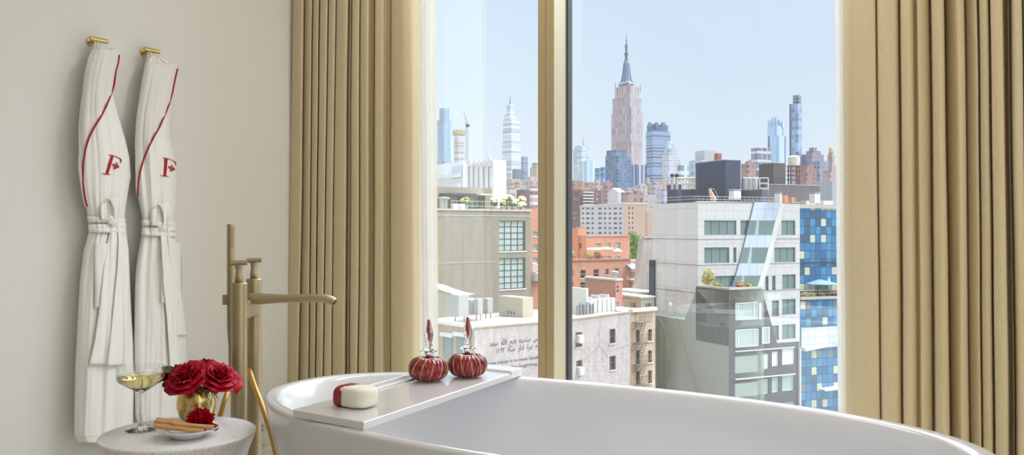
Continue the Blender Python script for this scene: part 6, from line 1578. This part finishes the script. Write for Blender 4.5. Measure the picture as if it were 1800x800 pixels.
# ================================================================ CAMERA, LIGHT
cd = bpy.data.cameras.new('camera'); cam = bpy.data.objects.new('camera', cd); COL.objects.link(cam)
cam.location = (0, 0, CAMZ); cam.rotation_euler = (R(90), 0, 0); cd.sensor_width = 36; cd.lens = 36*FPX/1800; cd.clip_start = .05; cd.clip_end = 20000
S.camera = cam
S.view_settings.view_transform = 'Standard'; S.view_settings.look = 'None'; S.view_settings.exposure = 0; S.view_settings.gamma = 1; S.view_settings.use_curve_mapping = False
def area(name, loc, direction, sx, sy, power, col):
    l = bpy.data.lights.new(name, 'AREA'); l.shape = 'RECTANGLE'; l.size = sx; l.size_y = sy; l.energy = power; l.color = col
    o = bpy.data.objects.new(name, l); COL.objects.link(o); o.location = loc
    o.rotation_euler = Vector(direction).to_track_quat('-Z', 'Y').to_euler(); return o
# fill lights added to lift the room, all out of view
area('ceiling_fill', P(.35, -.4, ZC-.03), (0, 0, -1), 1.3, 2.6, 16, (1.0, .97, .93))  # invented fill under the ceiling, no fitting there
area('curtain_fill', P(-1.35, 2.35, ZC-.06), Vector((0, 0, -1))-NN*.05, 1.6, .22, 14, (1.0, .97, .92)).rotation_euler[2] = RZ  # invented fill above the curtains, brightens drapes and wall
area('side_fill', P(E1-.05, 1.3, 1.45), -EE, 1.9, 1.9, 22, (1.0, .985, .965))  # added fill on the solid right wall, no opening there
wp = area('window_portal', P(-1.33, WIN_N+.2, 1.4), -NN, 2.55, 2.7, 1, (1, 1, 1)); wp.data.cycles.is_portal = True
# sun
sl = bpy.data.lights.new('sun', 'SUN'); sl.energy = 1.35; sl.angle = R(.6); sl.color = (1, .93, .82)
so = bpy.data.objects.new('sun', sl); COL.objects.link(so)
az, el = R(104), R(48)
sd_ = Vector((sin(az)*cos(el), cos(az)*cos(el), sin(el)))
so.rotation_euler = sd_.to_track_quat('Z', 'Y').to_euler()
# sky: added bright lobe, out of view, lights the room through the window
SKY_BOOST = 15.0
w = bpy.data.worlds.new('sky'); S.world = w; w.use_nodes = True; n, l = w.node_tree.nodes, w.node_tree.links
bg = n['Background']; tc = n.new('ShaderNodeTexCoord'); sp = n.new('ShaderNodeSeparateXYZ'); l.new(tc.outputs['Generated'], sp.inputs[0])
cr = n.new('ShaderNodeValToRGB'); e = cr.color_ramp.elements
e[0].position = 0; e[0].color = srgb(214, 222, 230); e[1].position = 1; e[1].color = srgb(216, 220, 226)
k = cr.color_ramp.elements.new(.06); k.color = srgb(212, 224, 236)
k = cr.color_ramp.elements.new(.14); k.color = srgb(204, 219, 236)
k = cr.color_ramp.elements.new(.27); k.color = srgb(196, 213, 236)
k = cr.color_ramp.elements.new(.45); k.color = srgb(212, 219, 230)
l.new(sp.outputs['Z'], cr.inputs[0])
dt = n.new('ShaderNodeVectorMath'); dt.operation = 'DOT_PRODUCT'; l.new(tc.outputs['Generated'], dt.inputs[0]); dt.inputs[1].default_value = sd_
mr = n.new('ShaderNodeMapRange'); mr.inputs['From Min'].default_value = .35; mr.inputs['From Max'].default_value = 1; mr.inputs['To Min'].default_value = 1.0; mr.inputs['To Max'].default_value = 1.9; l.new(dt.outputs['Value'], mr.inputs['Value'])
l.new(cr.outputs[0], bg.inputs[0]); m3 = n.new('ShaderNodeMapRange'); m3.inputs['From Min'].default_value = .30; m3.inputs['From Max'].default_value = .75; m3.inputs['To Min'].default_value = 1.38; m3.inputs['To Max'].default_value = 2.3; l.new(sp.outputs['Z'], m3.inputs['Value'])
m4 = n.new('ShaderNodeMath'); m4.operation = 'MULTIPLY'; l.new(mr.outputs[0], m4.inputs[0]); l.new(m3.outputs[0], m4.inputs[1]); d0 = Vector((sin(R(33))*cos(R(42)), cos(R(33))*cos(R(42)), sin(R(42))))
d2 = n.new('ShaderNodeVectorMath'); d2.operation = 'DOT_PRODUCT'; l.new(tc.outputs['Generated'], d2.inputs[0]); d2.inputs[1].default_value = d0
q1_ = n.new('ShaderNodeMapRange'); q1_.interpolation_type = 'SMOOTHSTEP'; q1_.inputs['From Min'].default_value = .45; q1_.inputs['From Max'].default_value = .95; q1_.inputs['To Max'].default_value = SKY_BOOST; l.new(d2.outputs['Value'], q1_.inputs['Value'])
q2_ = n.new('ShaderNodeMapRange'); q2_.interpolation_type = 'SMOOTHSTEP'; q2_.inputs['From Min'].default_value = .27; q2_.inputs['From Max'].default_value = .44; l.new(sp.outputs['Z'], q2_.inputs['Value'])
m5 = n.new('ShaderNodeMath'); m5.operation = 'MULTIPLY_ADD'; l.new(q1_.outputs[0], m5.inputs[0]); l.new(q2_.outputs[0], m5.inputs[1]); l.new(m4.outputs[0], m5.inputs[2]); l.new(m5.outputs[0], bg.inputs[1])
S.cycles.max_bounces = 28; S.cycles.diffuse_bounces = 4; S.cycles.transparent_max_bounces = 24; S.cycles.transmission_bounces = 28; S.cycles.glossy_bounces = 4
S.cycles.use_denoising = True; S.cycles.sample_clamp_indirect = 6; S.cycles.caustics_reflective = False
S.cycles.volume_bounces = 0; S.cycles.use_adaptive_sampling = True; S.cycles.adaptive_threshold = .01
